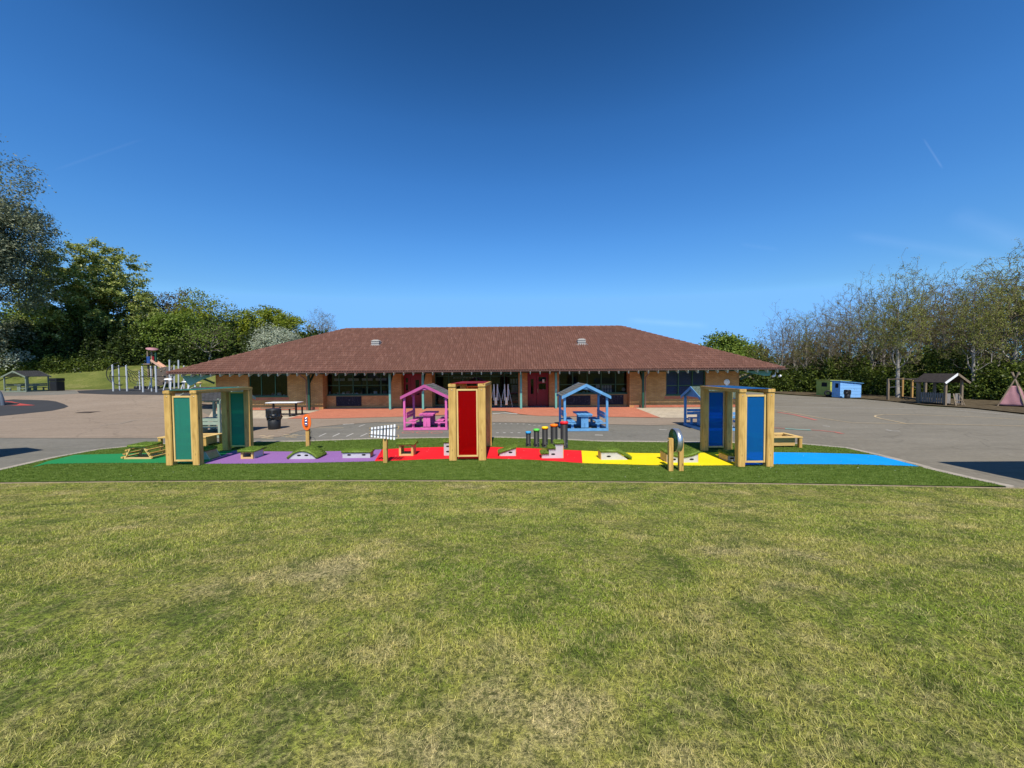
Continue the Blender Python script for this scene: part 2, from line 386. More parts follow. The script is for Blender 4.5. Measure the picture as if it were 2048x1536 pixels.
def wetpour(name, c):
    m = NT(name); v = m.pos(True); n = m.noise(v, 28, 5, .85); b = m.noise(v, 1.2, 6, .7)
    col = m.mix(m.ramp(n, [(.4, (.55, .55, .55)), (.55, (0, 0, 0))]), c, dim(c, .62)); col = m.mix(m.ramp(b, [(.45, (0, 0, 0)), (.7, (.3, .3, .3))]), col, tuple(min(1, x*1.1+.02) for x in c))
    m.col(col); m.bump(n, .4, .004); return m.fin(.85, .2)
K['s_green'] = wetpour('green_wetpour', (.015, .22, .07)); K['s_purple'] = wetpour('purple_wetpour', (.27, .13, .36)); K['s_red'] = wetpour('red_wetpour', (.78, .012, .02))
K['s_yellow'] = wetpour('yellow_wetpour', (.86, .66, .005)); K['s_blue'] = wetpour('blue_wetpour', (.0, .29, .78))
K['rubber'] = wetpour('black_rubber', (.045, .046, .05)); K['rubber_red'] = wetpour('red_rubber', (.42, .07, .06))
K['tar_pink'] = ground_mat('pinkish_tarmac', (.275, .215, .163), (.318, .254, .197))
K['tar_grey'] = ground_mat('grey_tarmac', (.172, .164, .141), (.212, .199, .172))
K['tar_right'] = ground_mat('court_tarmac', (.198, .178, .143), (.242, .219, .178))
K['concrete'] = ground_mat('pale_kerb_concrete', (.36, .32, .27), (.44, .39, .33), fine=30)
K['edging'] = ground_mat('dusty_edging', (.30, .24, .16), (.42, .34, .22), fine=40)
K['white_line'] = ground_mat('white_line_paint', (.62, .60, .56), (.45, .43, .41), (.3, .29, .28), fine=30, big=3)
K['yellow_line'] = ground_mat('yellow_line_paint', (.66, .50, .29), (.5, .40, .27), (.3, .28, .24), fine=30, big=3)
K['red_line'] = ground_mat('red_line_paint', (.60, .16, .13), (.45, .2, .17), (.3, .25, .23), fine=30, big=3)
K['teal_line'] = ground_mat('teal_line_paint', (.15, .45, .40), (.25, .42, .38), (.3, .29, .28), fine=30, big=3)
def paver(name, c1, c2, mo, bw, bh):
    m = NT(name); v = m.pos(True); b = m.n('TexBrick'); b.inputs['Scale'].default_value = 1; b.inputs['Brick Width'].default_value = bw; b.inputs['Row Height'].default_value = bh
    b.inputs['Mortar Size'].default_value = .008; b.inputs['Color1'].default_value = (*c1, 1); b.inputs['Color2'].default_value = (*c2, 1); b.inputs['Mortar'].default_value = (*mo, 1); m.l(v, b.inputs['Vector'])
    n = m.noise(v, 1.4, 5, .65); col = m.mix(m.ramp(n, [(.45, (0, 0, 0)), (.7, (.45, .45, .45))]), b.outputs['Color'], dim(c2, .7)); m.col(col); m.bump(b.outputs['Fac'], -.3, .004); return m.fin(.9, .2)
K['pave_red'] = paver('red_block_paving', (.56, .20, .12), (.48, .16, .095), (.25, .12, .08), .2, .1)
K['pave_buff'] = paver('buff_slab_paving', (.50, .42, .31), (.44, .37, .28), (.2, .17, .13), .4, .4)
m = NT('bank_grass'); v = m.pos(True); n = m.noise(v, .35, 6, .65); n2 = m.noise(v, 9, 4, .7)
c = m.ramp(n, [(.35, (.10, .12, .03)), (.55, (.17, .18, .05)), (.72, (.27, .24, .10))]); c = m.mix(m.ramp(n2, [(.4, (.6, .6, .6)), (.6, (0, 0, 0))]), c, (.06, .09, .02))
m.col(c); m.bump(n2, .8, .08); K['bank'] = m.fin(1, .05)
m = NT('leaf_litter'); v = m.pos(True); n = m.noise(v, 3, 6, .7); m.col(m.ramp(n, [(.35, (.05, .038, .025)), (.6, (.12, .095, .06)), (.75, (.2, .16, .1))])); m.bump(n, .8, .05); K['earth'] = m.fin(1, .05)

# ------------------------------------------------------------ ground and paving
def sheet(name, pts, off, mat, kind='structure', slope=False, label=None, cat=None, step=1.0, wob=0):
    bm = bmesh.new(); vs = [bm.verts.new((p[0], p[1], 0)) for p in pts]; bm.faces.new(vs)
    if slope:
        xs = [p[0] for p in pts]; ys = [p[1] for p in pts]
        for ax, lo, hi in ((0, min(xs), max(xs)), (1, min(ys), max(ys))):
            k = math.ceil(lo/step)*step
            while k < hi:
                n = [0, 0, 0]; n[ax] = 1; co = [0, 0, 0]; co[ax] = k
                bmesh.ops.bisect_plane(bm, geom=bm.verts[:]+bm.edges[:]+bm.faces[:], plane_co=co, plane_no=n); k += step
    bmesh.ops.triangulate(bm, faces=bm.faces[:])
    for v in bm.verts: v.co.z = (gz(v.co.x, v.co.y) if slope else 0) + off
    bmesh.ops.recalc_face_normals(bm, faces=bm.faces)
    for f in bm.faces:
        if f.normal.z < 0: f.normal_flip()
    me = bpy.data.meshes.new(name); bm.to_mesh(me); bm.free()
    o = link(name, me, mat); tag(o, label, cat, None, kind); return o
# terrain out to the horizon
def axis(lo, hi, flo, fhi, st):
    a = list(np.arange(flo, fhi+.01, st)); k = st
    x = flo
    left = []
    while x > lo: k *= 1.5; x -= k; left.append(x)
    k = st; x = fhi; right = []
    while x < hi: k *= 1.5; x += k; right.append(x)
    return np.array(left[::-1]+a+right)
xs = axis(-700, 700, -70, 60, 1.0); ys = axis(-200, 900, 8, 60, 1.0)
XX, YY = np.meshgrid(xs, ys); ZZ = gz_np(XX, YY)-.05
ZZ -= np.where(YY < 9, .15, 0)
idx = np.arange(XX.size).reshape(XX.shape)
q = np.stack([idx[:-1, :-1], idx[:-1, 1:], idx[1:, 1:], idx[1:, :-1]], -1).reshape(-1, 4)
o = link('ground', fast_mesh('ground', np.stack([XX, YY, ZZ], -1), [q], True), K['bank']); tag(o, kind='structure')
# lawn the photographer stands on
xs = np.arange(-34, 34.01, .5); tt = np.linspace(0, 1, 70)**1.3
XX, TT = np.meshgrid(xs, tt); EY = 8.265-.0475*XX-.00294*XX*XX; YY = EY - TT*26; ZZ = gz_np(XX, YY)+.012
rg = np.random.default_rng(3)
ZZ += np.where(TT > 0, rg.normal(0, .004, ZZ.shape), 0)
idx = np.arange(XX.size).reshape(XX.shape); q = np.stack([idx[:-1, :-1], idx[:-1, 1:], idx[1:, 1:], idx[1:, :-1]], -1).reshape(-1, 4)
o = link('lawn', fast_mesh('lawn', np.stack([XX, YY, ZZ], -1), [q[:, ::-1]], True), K['soil']); tag(o, kind='structure')

P = lambda *a: [at(x, y) for x, y in a]
# tarmac playground
tree_edge = [at(1500, 784), at(1550, 788), at(1600, 791.5), at(1730, 799), at(1780, 803), at(1850, 812), at(1940, 817), at(2048, 829), Vector((36, 19, 0)), Vector((44, 13, 0)), Vector((44, 2, 0))]
sheet('playground_tarmac', [(-60, 7.5), (-60, 34), (-52, 36.6), (-44, 37.3), (-36, 37.6), (-29, 38.2), (-24, 40), (-21, 46), (18, 46), (24, 43)] + [tuple(p[:2]) for p in tree_edge] + [(44, 6.5), (30, 6.6), (12, edgeY(12)-.1), (0, edgeY(0)-.02), (-14, edgeY(-14)-.1), (-30, edgeY(-30))], 0, K['tar_right'], slope=True)
left_pink = [(-60, 13.9), (-60, 33.7), (-52, 36.2), (-44, 36.9), (-36, 37.2), (-29, 37.8), (-22.5, 38.5), (-20, 24.5)] + [tuple(at(x, y)[:2]) for x, y in ((432, 838), (580, 838), (850, 833), (1000, 828), (1100, 833), (1300, 836), (1470, 838), (1420, 848), (1300, 851), (1160, 848), (1000, 845), (850, 844), (750, 845), (690, 849), (640, 854), (600, 862), (560, 874), (500, 878), (330, 877), (150, 877), (0, 876.5))]
sheet('pink_tarmac_area', left_pink, .014, K['tar_pink'], slope=True)
grey_strip = [(-60, 10)] + [(-60, 13.88)] + [tuple(at(x, y)[:2]) for x, y in ((0, 876.7), (150, 877.2), (330, 877.2), (500, 878.2), (560, 874.2), (600, 862.2), (640, 854.2), (690, 849.2), (750, 845.2), (850, 844.2), (1000, 845.2), (1160, 848.2), (1300, 851.2), (1420, 852), (1470, 862), (1490, 884), (1400, 889), (1200, 888), (1000, 880), (740, 883), (500, 889), (300, 894), (120, 920), (0, 950))]
sheet('grey_tarmac_strip', grey_strip, .008, K['tar_grey'])
# paving in front of the building
sheet('red_block_paving', P((637, 822), (575, 838), (650, 838), (850, 833), (900, 830), (960, 822), (1010, 823), (1040, 829), (1075, 832.5), (1320, 836), (1270, 816)) + [Vector((8, 27.5, 0)), Vector((-13, 27.5, 0))], .026, K['pave_red'])
sheet('buff_slab_paving', P((425, 822), (415, 838), (574.5, 838.2), (636, 822)), .024, K['pave_buff'])
o = sheet('buff_slab_paving', P((1271.5, 816.5), (1321, 836.2), (1490, 838), (1485, 816)), .024, K['pave_buff'])
# black rubber safety surfaces on the left
g = lambda *a: [tuple(atg(x, y)[:2]) for x, y in a]
pad1 = g((0, 833), (60, 827), (105, 822), (128, 817), (137, 813.5), (128, 809), (112, 803.5), (95, 801.5), (60, 800.3), (20, 800))
sheet('rubber_safety_surface', pad1 + [(-36, 28.5), (-40, 20)], .026, K['rubber'], slope=True)
sheet('red_rubber_patch', g((0, 813), (20, 812.5), (33, 811.5), (40, 808), (25, 804.5), (0, 803)) + [(-31.4, 25.3)], .04, K['rubber_red'], slope=True)
sheet('rubber_safety_surface', g((153, 782), (158, 787), (215, 789.5), (330, 790.5), (430, 790), (433, 778), (330, 777), (230, 778)), .026, K['rubber'], slope=True)
sheet('concrete_path', [(-60, 31), (-60, 34.5), (-50, 36.9)] + g((150, 781), (158, 787.5), (120, 790), (0, 793)), .02, K['tar_grey'], slope=True)
# artificial turf with coloured paths
back_edge = [(-40, 978), (0, 943), (120, 915.5), (200, 901), (280, 893), (340, 889.5), (420, 887.5), (500, 886), (600, 885), (740, 880), (850, 878), (1000, 877), (1100, 880), (1200, 885), (1400, 887), (1600, 890), (1690, 898), (1755, 913), (1838, 934.5), (1850, 939), (1930, 958), (2012, 975.5)]
be = P(*back_edge)
be[0] = Vector((be[1].x-2.2, edgeY(be[1].x-2.2)+.02, 0))
fe = [Vector((x, edgeY(x)+.02, 0)) for x in np.linspace(be[-1].x, be[0].x, 30)[1:-1]]
turf_poly = be + fe
sheet('artificial_turf', turf_poly, .03, K['turf'])
# pale concrete kerb along the back of the turf, buried edging at its front
def ribbon(name, pts, wd, z0, z1, mat, **k):
    mb = MB(); n = len(pts); L = []; Rr = []
    for i, p in enumerate(pts):
        d = (Vector(pts[min(i+1, n-1)])-Vector(pts[max(i-1, 0)])); d.z = 0; d.normalize(); nn = Vector((-d.y, d.x, 0))
        L.append(Vector(p)+nn*wd/2); Rr.append(Vector(p)-nn*wd/2)
    vs = []
    for a, b in zip(L, Rr): vs += [(a.x, a.y, z0), (a.x, a.y, z1), (b.x, b.y, z1), (b.x, b.y, z0)]
    fs = []
    for i in range(n-1):
        a = 4*i; b = a+4
        fs += [(a, b, b+1, a+1), (a+1, b+1, b+2, a+2), (a+2, b+2, b+3, a+3)]
    fs += [(0, 1, 2, 3), (4*n-1, 4*n-2, 4*n-3, 4*n-4)]
    mb.add(vs, fs); return tag(mb.build(name, mat), kind='structure')
def offs(pts, d_):
    out = []
    for i, p in enumerate(pts):
        t_ = (Vector(pts[min(i+1, len(pts)-1)])-Vector(pts[max(i-1, 0)])); t_.z = 0; t_.normalize(); out.append(Vector(p)+Vector((-t_.y, t_.x, 0))*d_)
    return out
ribbon('turf_kerb', offs(be[1:], .1), .2, -.02, .034, K['concrete'])
ribbon('lawn_edging', [Vector((x, edgeY(x)-.03, 0)) for x in np.linspace(-16, 12.2, 40)], .035, -.1, .026, K['edging'])
gu = [(62, 937.5), (95, 925), (150, 912), (250, 909.5), (335, 908.5), (400, 907), (470, 903)]
gl = [(404, 930), (330, 928.5), (200, 928.5), (95, 930.5), (62, 937.5)]
sheet('green_path', P(*gu, *gl[:-1]), .036, K['s_green'])
pu = [(470, 903), (520, 905), (600, 905.5), (660, 905), (720, 903.5), (764, 901)]
pl = [(749, 925), (700, 926.5), (600, 928.5), (500, 930), (404, 930)]
sheet('purple_path', P(*pu, *pl), .036, K['s_purple'])
ru = [(764, 901), (800, 899), (850, 897), (890, 896), (980, 896), (1040, 898), (1100, 900.5), (1163, 903.5)]
rl = [(1165, 929), (1110, 925), (1060, 922), (1000, 920), (960, 919.5), (900, 920), (850, 921.5), (800, 923.5), (749, 925)]
sheet('red_path', P(*ru, *rl), .036, K['s_red'])
yu = [(1163, 903.5), (1215, 906), (1270, 908.5), (1330, 909), (1400, 908), (1440, 907), (1500, 906.5)]
yl = [(1478, 933), (1400, 934), (1300, 933), (1230, 931), (1165, 929)]
sheet('yellow_path', P(*yu, *yl), .036, K['s_yellow'])
bu = [(1500, 906.5), (1550, 907), (1620, 908), (1700, 910), (1750, 912.5), (1790, 922), (1838, 935.5)]
bll = [(1800, 934), (1750, 932.5), (1700, 931.5), (1620, 931), (1550, 931), (1478, 933)]
sheet('blue_path', P(*bu, *bll), .036, K['s_blue'])

# painted marks on the playground
def line(name, px, wd, mat, z=.012, closed=False, curve=False):
    pts = [at(x, y) for x, y in px] if not curve else px
    if closed: pts = pts + [pts[0], pts[1]]
    bm = bmesh.new(); prev = None; n = len(pts)
    for i, p in enumerate(pts):
        d = Vector(pts[min(i+1, n-1)])-Vector(pts[max(i-1, 0)]); d.z = 0
        if d.length < 1e-6: continue
        d.normalize(); nn = Vector((-d.y, d.x, 0))*wd/2
        a = bm.verts.new((p.x+nn.x, p.y+nn.y, z)); b = bm.verts.new((p.x-nn.x, p.y-nn.y, z))
        if prev: bm.faces.new((prev[0], prev[1], b, a))
        prev = (a, b)
    bmesh.ops.recalc_face_normals(bm, faces=bm.faces)
    me = bpy.data.meshes.new(name); bm.to_mesh(me); bm.free()
    for pl_ in me.polygons: pass
    return tag(link(name, me, mat), kind='structure')
line('court_line', [(1548, 819.5), (1600, 829), (1650, 838), (1705, 846), (1800, 847.5), (1920, 849.5), (2048, 852.5)], .07, K['yellow_line'])
cc = at(1990, 845); 
line('court_circle', [(1812, 847.5), (1785, 842), (1762, 837.5), (1752, 834.5), (1749, 833), (1752, 831.3), (1765, 829.8), (1790, 829.4), (1850, 830.5), (1950, 834), (2048, 839.5)], .07, K['yellow_line'])
line('court_line', [(1545, 813.5), (1600, 814.3), (1700, 816), (1800, 817.3), (1880, 818.3), (1950, 824), (2048, 832)], .07, K['white_line'])
line('court_line', [(1610, 806), (1655, 807.3)], .1, K['white_line'])
line('court_line', [(1555, 798.5), (1680, 801), (1760, 804)], .05, K['white_line'])
line('court_line', [(1555, 824.5), (1590, 830), (1632, 840.5)], .16, K['red_line'])
line('painted_path_mark', [(1548, 856), (1575, 858), (1610, 859.5), (1640, 861.5)], .1, K['red_line'])
line('painted_path_mark', [(1570, 858), (1600, 859.8), (1622, 860.8)], .16, K['teal_line'], .017)
line('painted_path_mark', [(1640, 861.5), (1670, 864.5), (1686, 868)], .12, K['red_line'])
for x in (638, 665.5, 692.5, 720.5): line('painted_dash', [(x, 873.5), (x+14, 867.2)], .05, K['white_line'])
line('painted_dash', [(718, 853.3), (730, 849.3)], .05, K['white_line'])
line('painted_dash', [(630, 856.3), (687, 856)], .05, K['yellow_line']); line('painted_dash', [(686, 849.8), (708, 848.6)], .12, K['white_line'], .022); line('painted_dash', [(760, 849.8), (806, 849.3)], .05, K['yellow_line'])
line('hopscotch', [(518, 874.5), (540, 873.8), (575, 872.6), (614, 871)], .06, K['yellow_line'])
for cx, cy in ((534, 874.5), (582, 872.5)):
    for dx, dy in ((-9, -2.4), (0, 0), (6, 2.6), (-5, 2.2), (8, -2)):
        line('hopscotch', [(cx+dx-6, cy+dy), (cx+dx+6, cy+dy)], .09, K['yellow_line'], .016)
for cx in (816, 845, 873.5):
    ctr = at(cx, 865.3); pts = [ctr+Vector((math.cos(a)*.22, math.sin(a)*.22, 0)) for a in np.linspace(0, 2*math.pi, 20)[:-1]]
    line('painted_ring', pts, .045, K['red_line'], closed=True, curve=True)
def dots(y0, xs_, k=0):
    for i, x in enumerate(xs_):
        c0 = at(x, y0 + k*i); pts = [c0+Vector((math.cos(a)*.03, math.sin(a)*.03, 0)) for a in np.linspace(0, 2*math.pi, 9)[:-1]]
        line('painted_dot', pts, .06, K['white_line'], closed=True, curve=True)
dots(848, [988, 1000, 1011.5, 1023, 1035.5]); dots(848.5, [1047.5, 1059, 1069, 1079], 1.3); dots(866, [995, 1009, 1023.5, 1038])
line('chalk_scuff', [(985, 828), (1010, 826.5), (1035, 828.5)], .25, K['white_line'], .02); line('chalk_scuff', [(1190, 870.5), (1206, 871)], .1, K['white_line'], .014)
line('chalk_scuff', [(1318, 859.5), (1334, 860.3)], .08, K['white_line'], .014); line('chalk_scuff', [(1772, 860), (1785, 862), (1800, 862.6)], .08, K['white_line'], .008)
line('chalk_scuff', [(1645, 852), (1660, 853)], .1, K['white_line'], .008)
p = atg(180, 824.3)
mb = MB(); mb.box(-.42, .42, -.42, .42, 0, .01); o = mb.build('manhole_cover', paint('manhole_iron', (.10, .075, .06), .7, .3, 12)); o.location = (p.x, p.y, p.z+.016); tag(o, 'rusty manhole cover set in the pinkish tarmac', 'manhole cover')
line('tarmac_joint', [(200, 852), (240, 848), (268, 842), (300, 839), (332, 836)], .07, K['concrete'], .03)

# ------------------------------------------------------------ school building
TH = R(-.8); OX, OY = -2.2, 24.0
cT, sT = math.cos(TH), math.sin(TH)
BM = Matrix.Translation((OX, OY, 0)) @ Matrix.Rotation(TH, 4, 'Z'); BI = BM.inverted()
def bl(px, py, ly):                      # pixel on the plane y=ly of the building -> (x, z)
    o_ = BI @ Vector((0, 0, CAMH)); d = BI.to_3x3() @ ray(px, py); t = (ly-o_.y)/d.y; p = o_+d*t
    return p.x, p.z
bx = lambda px, ly: bl(px, 780, ly)[0]
school = thing('school_building', 'single-storey brick school with brown hipped pantile roof and green windows', 'school', (OX, OY, 0), TH)
EY_, EZ = -.85, 2.42                     # eaves line
x0e, x1e = bx(334, EY_), bx(1569, EY_); HD = 7.65; SL = .446; ridge0, ridge1 = x0e+HD, x1e-HD; EB = EY_+2*HD
print('eaves', x0e, x1e)
# pantile roof: corrugated courses, real steps
def pantiles(name, L, mapf, courses=26, pitch=.155, seg=8):
    V = []; Q = []
    S = math.hypot(HD, HD*SL)
    def row(s, up):
        u0, u1 = HD*s/S, L-HD*s/S
        n0, n1 = math.ceil(u0/(pitch/seg)+1e-6), math.floor(u1/(pitch/seg)-1e-6)
        us = [u0]+[k*pitch/seg for k in range(n0, n1+1)]+[u1]
        return us
    for c in range(courses):
        s0, s1 = S*c/courses, min(S*(c+1)/courses+.0, S-.001)
        L0 = row(s0, 0); L1 = row(s1, 0)
        h = lambda u, lift: lift + .08*(abs(math.sin(math.pi*u/pitch))**.8)
        # use the lower row's u positions clipped to the upper row's range
        lo = [u for u in L0]
        a, b = L1[0], L1[-1]
        off = len(V); n = len(lo)
        for u in lo: V.append(mapf(u, s0, h(u, .065)))
        for u in lo:
            uu = min(max(u, a), b); V.append(mapf(uu, s1, h(uu, .0)))
        for u in lo: V.append(mapf(u, s0, h(u, .0)-.03))
        for i in range(n-1):
            Q.append((off+i, off+i+1, off+n+i+1, off+n+i)); Q.append((off+2*n+i, off+2*n+i+1, off+i+1, off+i))
    me = fast_mesh(name, np.array([tuple(v) for v in V]), [np.array(Q)], False); return me
def tilemat():
    m = NT('pantile'); v = m.pos()
    n = m.n('VectorMath', operation='SNAP'); n.inputs[1].default_value = (.155, .2946, 10); m.l(v, n.inputs[0])
    wn = m.n('TexWhiteNoise'); m.l(n.outputs[0], wn.inputs['Vector'])
    col = m.ramp(wn.outputs['Value'], [(0, (.128, .058, .042)), (.4, (.150, .069, .050)), (.85, (.172, .081, .059)), (1, (.215, .11, .083))])
    b = m.noise(v, .8, 5, .6); col = m.mix(m.ramp(b, [(.4, (0, 0, 0)), (.7, (.35, .35, .35))]), col, (.12, .06, .042))
    l = m.noise(v, 7, 5, .7); col = m.mix(m.ramp(l, [(.66, (0, 0, 0)), (.76, (.25, .25, .25))]), col, (.27, .24, .18))
    m.col(col); return m.fin(.8, .25)
K['tile'] = tilemat()
nh = Vector((0, -SL, 1)).normalized()
def front(u, s, h): k = s/math.hypot(1, SL); return Vector((x0e+u, EY_+k, EZ+k*SL)) + Vector((0, -SL, 1)).normalized()*h
def backm(u, s, h): k = s/math.hypot(1, SL); return Vector((x1e-u, EB-k, EZ+k*SL)) + Vector((0, SL, 1)).normalized()*h
def leftm(u, s, h): k = s/math.hypot(1, SL); return Vector((x0e+k, EB-u, EZ+k*SL)) + Vector((-SL, 0, 1)).normalized()*h
def rightm(u, s, h): k = s/math.hypot(1, SL); return Vector((x1e-k, EY_+u, EZ+k*SL)) + Vector((SL, 0, 1)).normalized()*h
for f_, L_ in ((front, x1e-x0e), (rightm, 2*HD), (backm, x1e-x0e), (leftm, 2*HD)):
    ro = link('roof_slope', pantiles('roof_slope', L_, f_), K['tile'], school)
RZ = EZ+HD*SL
caps = MB(); YR = EY_+HD
def ridge_run(a, b):
    a, b = Vector(a), Vector(b); n = int((b-a).length/.42); 
    for i in range(n):
        p, q_ = a+(b-a)*i/n, a+(b-a)*(i+1.06)/n
        caps.tube([p+Vector((0, 0, .0)), q_+Vector((0, 0, -.01))], [.115, .10], 8)
ridge_run((ridge0, YR, RZ), (ridge1, YR, RZ)); 
for sx, ex, rx in ((1, x0e, ridge0), (-1, x1e, ridge1)):
    ridge_run((ex, EY_, EZ), (rx, YR, RZ)); ridge_run((ex, EB, EZ), (rx, YR, RZ))
caps.build('ridge_tiles', K['tile'], school)
mb = MB()          # soffit boarding under the tiles
mb.add([(x0e+.1, EY_+.08, EZ-.03), (x1e-.1, EY_+.08, EZ-.03), (ridge1, YR, RZ-.09), (ridge0, YR, RZ-.09), (x1e-.1, EB-.1, EZ-.03), (x0e+.1, EB-.1, EZ-.03)],
       [(0, 1, 2, 3), (1, 4, 2), (4, 5, 3, 2), (5, 0, 3)]); mb.build('soffit', K['dkgreen'], school)
mb = MB()
def half_gutter(a, b, drop=Vector((0, 0, 0))):
    a, b = Vector(a), Vector(b); d = (b-a).normalized(); nrm = Vector((d.y, -d.x, 0)); n = 7; vs = []
    for p in (a, b):
        for k in range(n):
            t = math.pi*k/(n-1); vs.append(p+nrm*(-math.cos(t)*.06+.06)+Vector((0, 0, -math.sin(t)*.07)))
    mb.add(vs, [(k, k+1, n+k+1, n+k) for k in range(n-1)])
half_gutter((x0e-.02, EY_-.01, EZ-.0), (x1e+.02, EY_-.01, EZ-.0)); half_gutter((x1e+.01, EY_, EZ), (x1e+.01, EB, EZ)); half_gutter((x0e-.01, EB, EZ), (x0e-.01, EY_, EZ))
go = mb.build('gutter', K['gutter'], school); sol = go.modifiers.new('t', 'SOLIDIFY'); sol.thickness = .01
# exposed rafters
rm = MB(); rm.prism([(0, 0), (2.6, 2.6*SL), (2.6, 2.6*SL-.15), (0.05, -.17), (0, -.15)], -.026, .026, Matrix.Rotation(R(90), 4, 'Z'))
ends = MB(); ends.prism([(-.012, -.002), (.02, -.0), (.07, -.165), (.035, -.16)], -.029, .029, Matrix.Rotation(R(90), 4, 'Z'))
r0 = None; nx = int((x1e-x0e-.5)/.59)
for i in range(nx+1):
    x = x0e+.28+i*.59; lim = min(x-x0e, x1e-x)-.12
    if lim < 2.6:
        sm_ = MB(); sm_.prism([(0, 0), (lim, lim*SL-.02), (lim, lim*SL-.15), (0.05, -.17), (0, -.15)], -.026, .026, Matrix.Rotation(R(90), 4, 'Z')); sm_.build('rafter', K['palewood'], school, loc=(x, EY_+.06, EZ-.07)); continue
    if r0 is None:
        r0 = rm.build('rafter', K['palewood'], school, loc=(x, EY_+.06, EZ-.07))
    else:
        r = r0.copy(); C.objects.link(r); r.location.x = x
# walls
WT = 3.2
def wall_run(x0, x1, y, openings, z1=3.05, th=.28, mat='brick', z0=0):
    mb = MB(); ops = sorted(openings); x = x0
    for a, b, lo, hi in ops:
        if a-x > .01: mb.box(x, a, y, y+th, z0, z1)
        if lo > z0+.01: mb.box(a, b, y, y+th, z0, lo)
        if hi < z1-.01: mb.box(a, b, y, y+th, hi, z1)
        x = b
    if x1-x > .01: mb.box(x, x1, y, y+th, z0, z1)
    return mb.build('wall', K[mat], school)
def window(x0, x1, z0, z1, y, mull, transom=None, depth=.06, sill=True):
    fr = MB(); t = .055
    fr.box(x0, x1, y, y+depth, z0, z0+t); fr.box(x0, x1, y, y+depth, z1-t, z1)
    xs_ = [x0]+list(mull)+[x1]
    for i, x in enumerate(xs_):
        xx = x if i == 0 else (x-t if i == len(xs_)-1 else x-t/2)
        fr.box(xx, xx+t, y-.004, y+depth+.004, z0+.001, z1-.001)
    if transom: 
        for a, b in zip(xs_[:-1], xs_[1:]): fr.box(a+t, b-t, y+.008, y+depth-.008, transom-.022, transom+.022)
    f = fr.build('window', K['winframe'], school)
    MB().box(x0+.02, x1-.02, y+.028, y+.034, z0+.02, z1-.02).build('pane', K['glass'], f)
    if sill: MB().box(x0-.06, x1+.06, y-.12, y+.03, z0-.06, z0-.002).build('sill', K['winframe'], f)
    return f
YB, YW, YD, YC = .65, 1.15, 1.75, 2.1
lw0, lw1 = bx(432, YB), bx(637, YB); rw0, rw1 = bx(1268, YB), bx(1478, YB)
# front bay left with its corner window
a0, a1 = bx(497, YB), bx(575, YB); zt, zb = bl(540, 752, YB)[1], bl(540, 793, YB)[1]; zt = 2.5
wall_run(lw0, lw1, YB, [(a0, a1, zb, zt)], 3.05)
window(a0+.01, a1-.01, zb+.01, zt-.01, YB+.1, [bx(521, YB), bx(549, YB)])
b0, b1 = bx(1332, YB), bx(1412, YB); zb2 = bl(1370, 790, YB)[1]
wall_run(rw0, rw1, YB, [(b0, b1, zb2, zt)], 3.05)
window(b0+.01, b1-.01, zb2+.01, zt-.01, YB+.1, [bx(1358, YB), bx(1386, YB)], transom=bl(1370, 771, YB)[1])
# red plinth below the bays and soldier course under the windows
for s0_, s1_ in ((lw0, lw1), (rw0, rw1)): MB().box(s0_-.004, s1_+.004, YB-.006, YB+.02, .001, .16).build('brick_plinth', K['redbrick'], school)
for s0_, s1_, z_ in ((a0, a1, zb), (b0, b1, zb2)): MB().box(s0_-.1, s1_+.1, YB-.008, YB+.02, z_-.24, z_-.07).build('brick_course', K['redbrick'], school)
# bay returns, back and side walls
for b_ in ((lw1, lw1+.28, YB, YW+.28, 0, 2.95), (rw0-.28, rw0, YB, YW+.28, 0, 2.95), (lw0, lw0+.28, YB+.281, 13.5, 0, 2.95), (rw1-.28, rw1, YB+.281, 13.5, 0, 2.95), (lw0, rw1, 13.5, 13.78, 0, 2.95)):
    MB().box(*b_).build('wall', K['brick'], school)
# window walls
l0, l1 = lw1+.28, bx(786, YW); wl0, wl1 = bx(651, YW), bx(779, YW); wz0, wz1 = bl(715, 790, YW)[1], 2.55
wall_run(l0, l1, YW, [(wl0, wl1, wz0, wz1)], 3.13)
window(wl0+.01, wl1-.01, wz0+.01, wz1-.01, YW+.1, [bx(677, YW), bx(705, YW), bx(733, YW), bx(761, YW)], transom=bl(700, 771, YW)[1])
r0_, r1_ = bx(1113, YW), rw0-.28; vr0, vr1 = bx(1118, YW), bx(1260, YW); vz0 = bl(1190, 787, YW)[1]
wall_run(r0_, r1_, YW, [(vr0, vr1, vz0, wz1)], 3.13)
window(vr0+.01, vr1-.01, vz0+.01, wz1-.01, YW+.1, [bx(1146, YW), bx(1175, YW), bx(1203, YW), bx(1232, YW)], transom=bl(1190, 769, YW)[1])
# piers either side of the doors, deep enough to make reveals
def pier(px0, px1, y0=YW, y1=YD+.25): return MB().box(bx(px0, y0), bx(px1, y0), y0, y1, 0, 3.13)
pl1 = bx(803, YW); q0, q1 = bx(843, YW), bx(864, YW); s0_, s1_ = bx(1037, YW), bx(1055, YW); t0_, t1_ = bx(1098.5, YW), r0_
for b_ in ((l1, pl1, YW, YD+.28, 0, 3.13), (q0, q1, YW, YC+.3, 0, 3.13), (s0_, s1_, YW, YC+.3, 0, 3.13), (t0_, t1_, YW, YD+.28, 0, 3.13)):
    MB().box(*b_).build('wall', K['brick'], school)
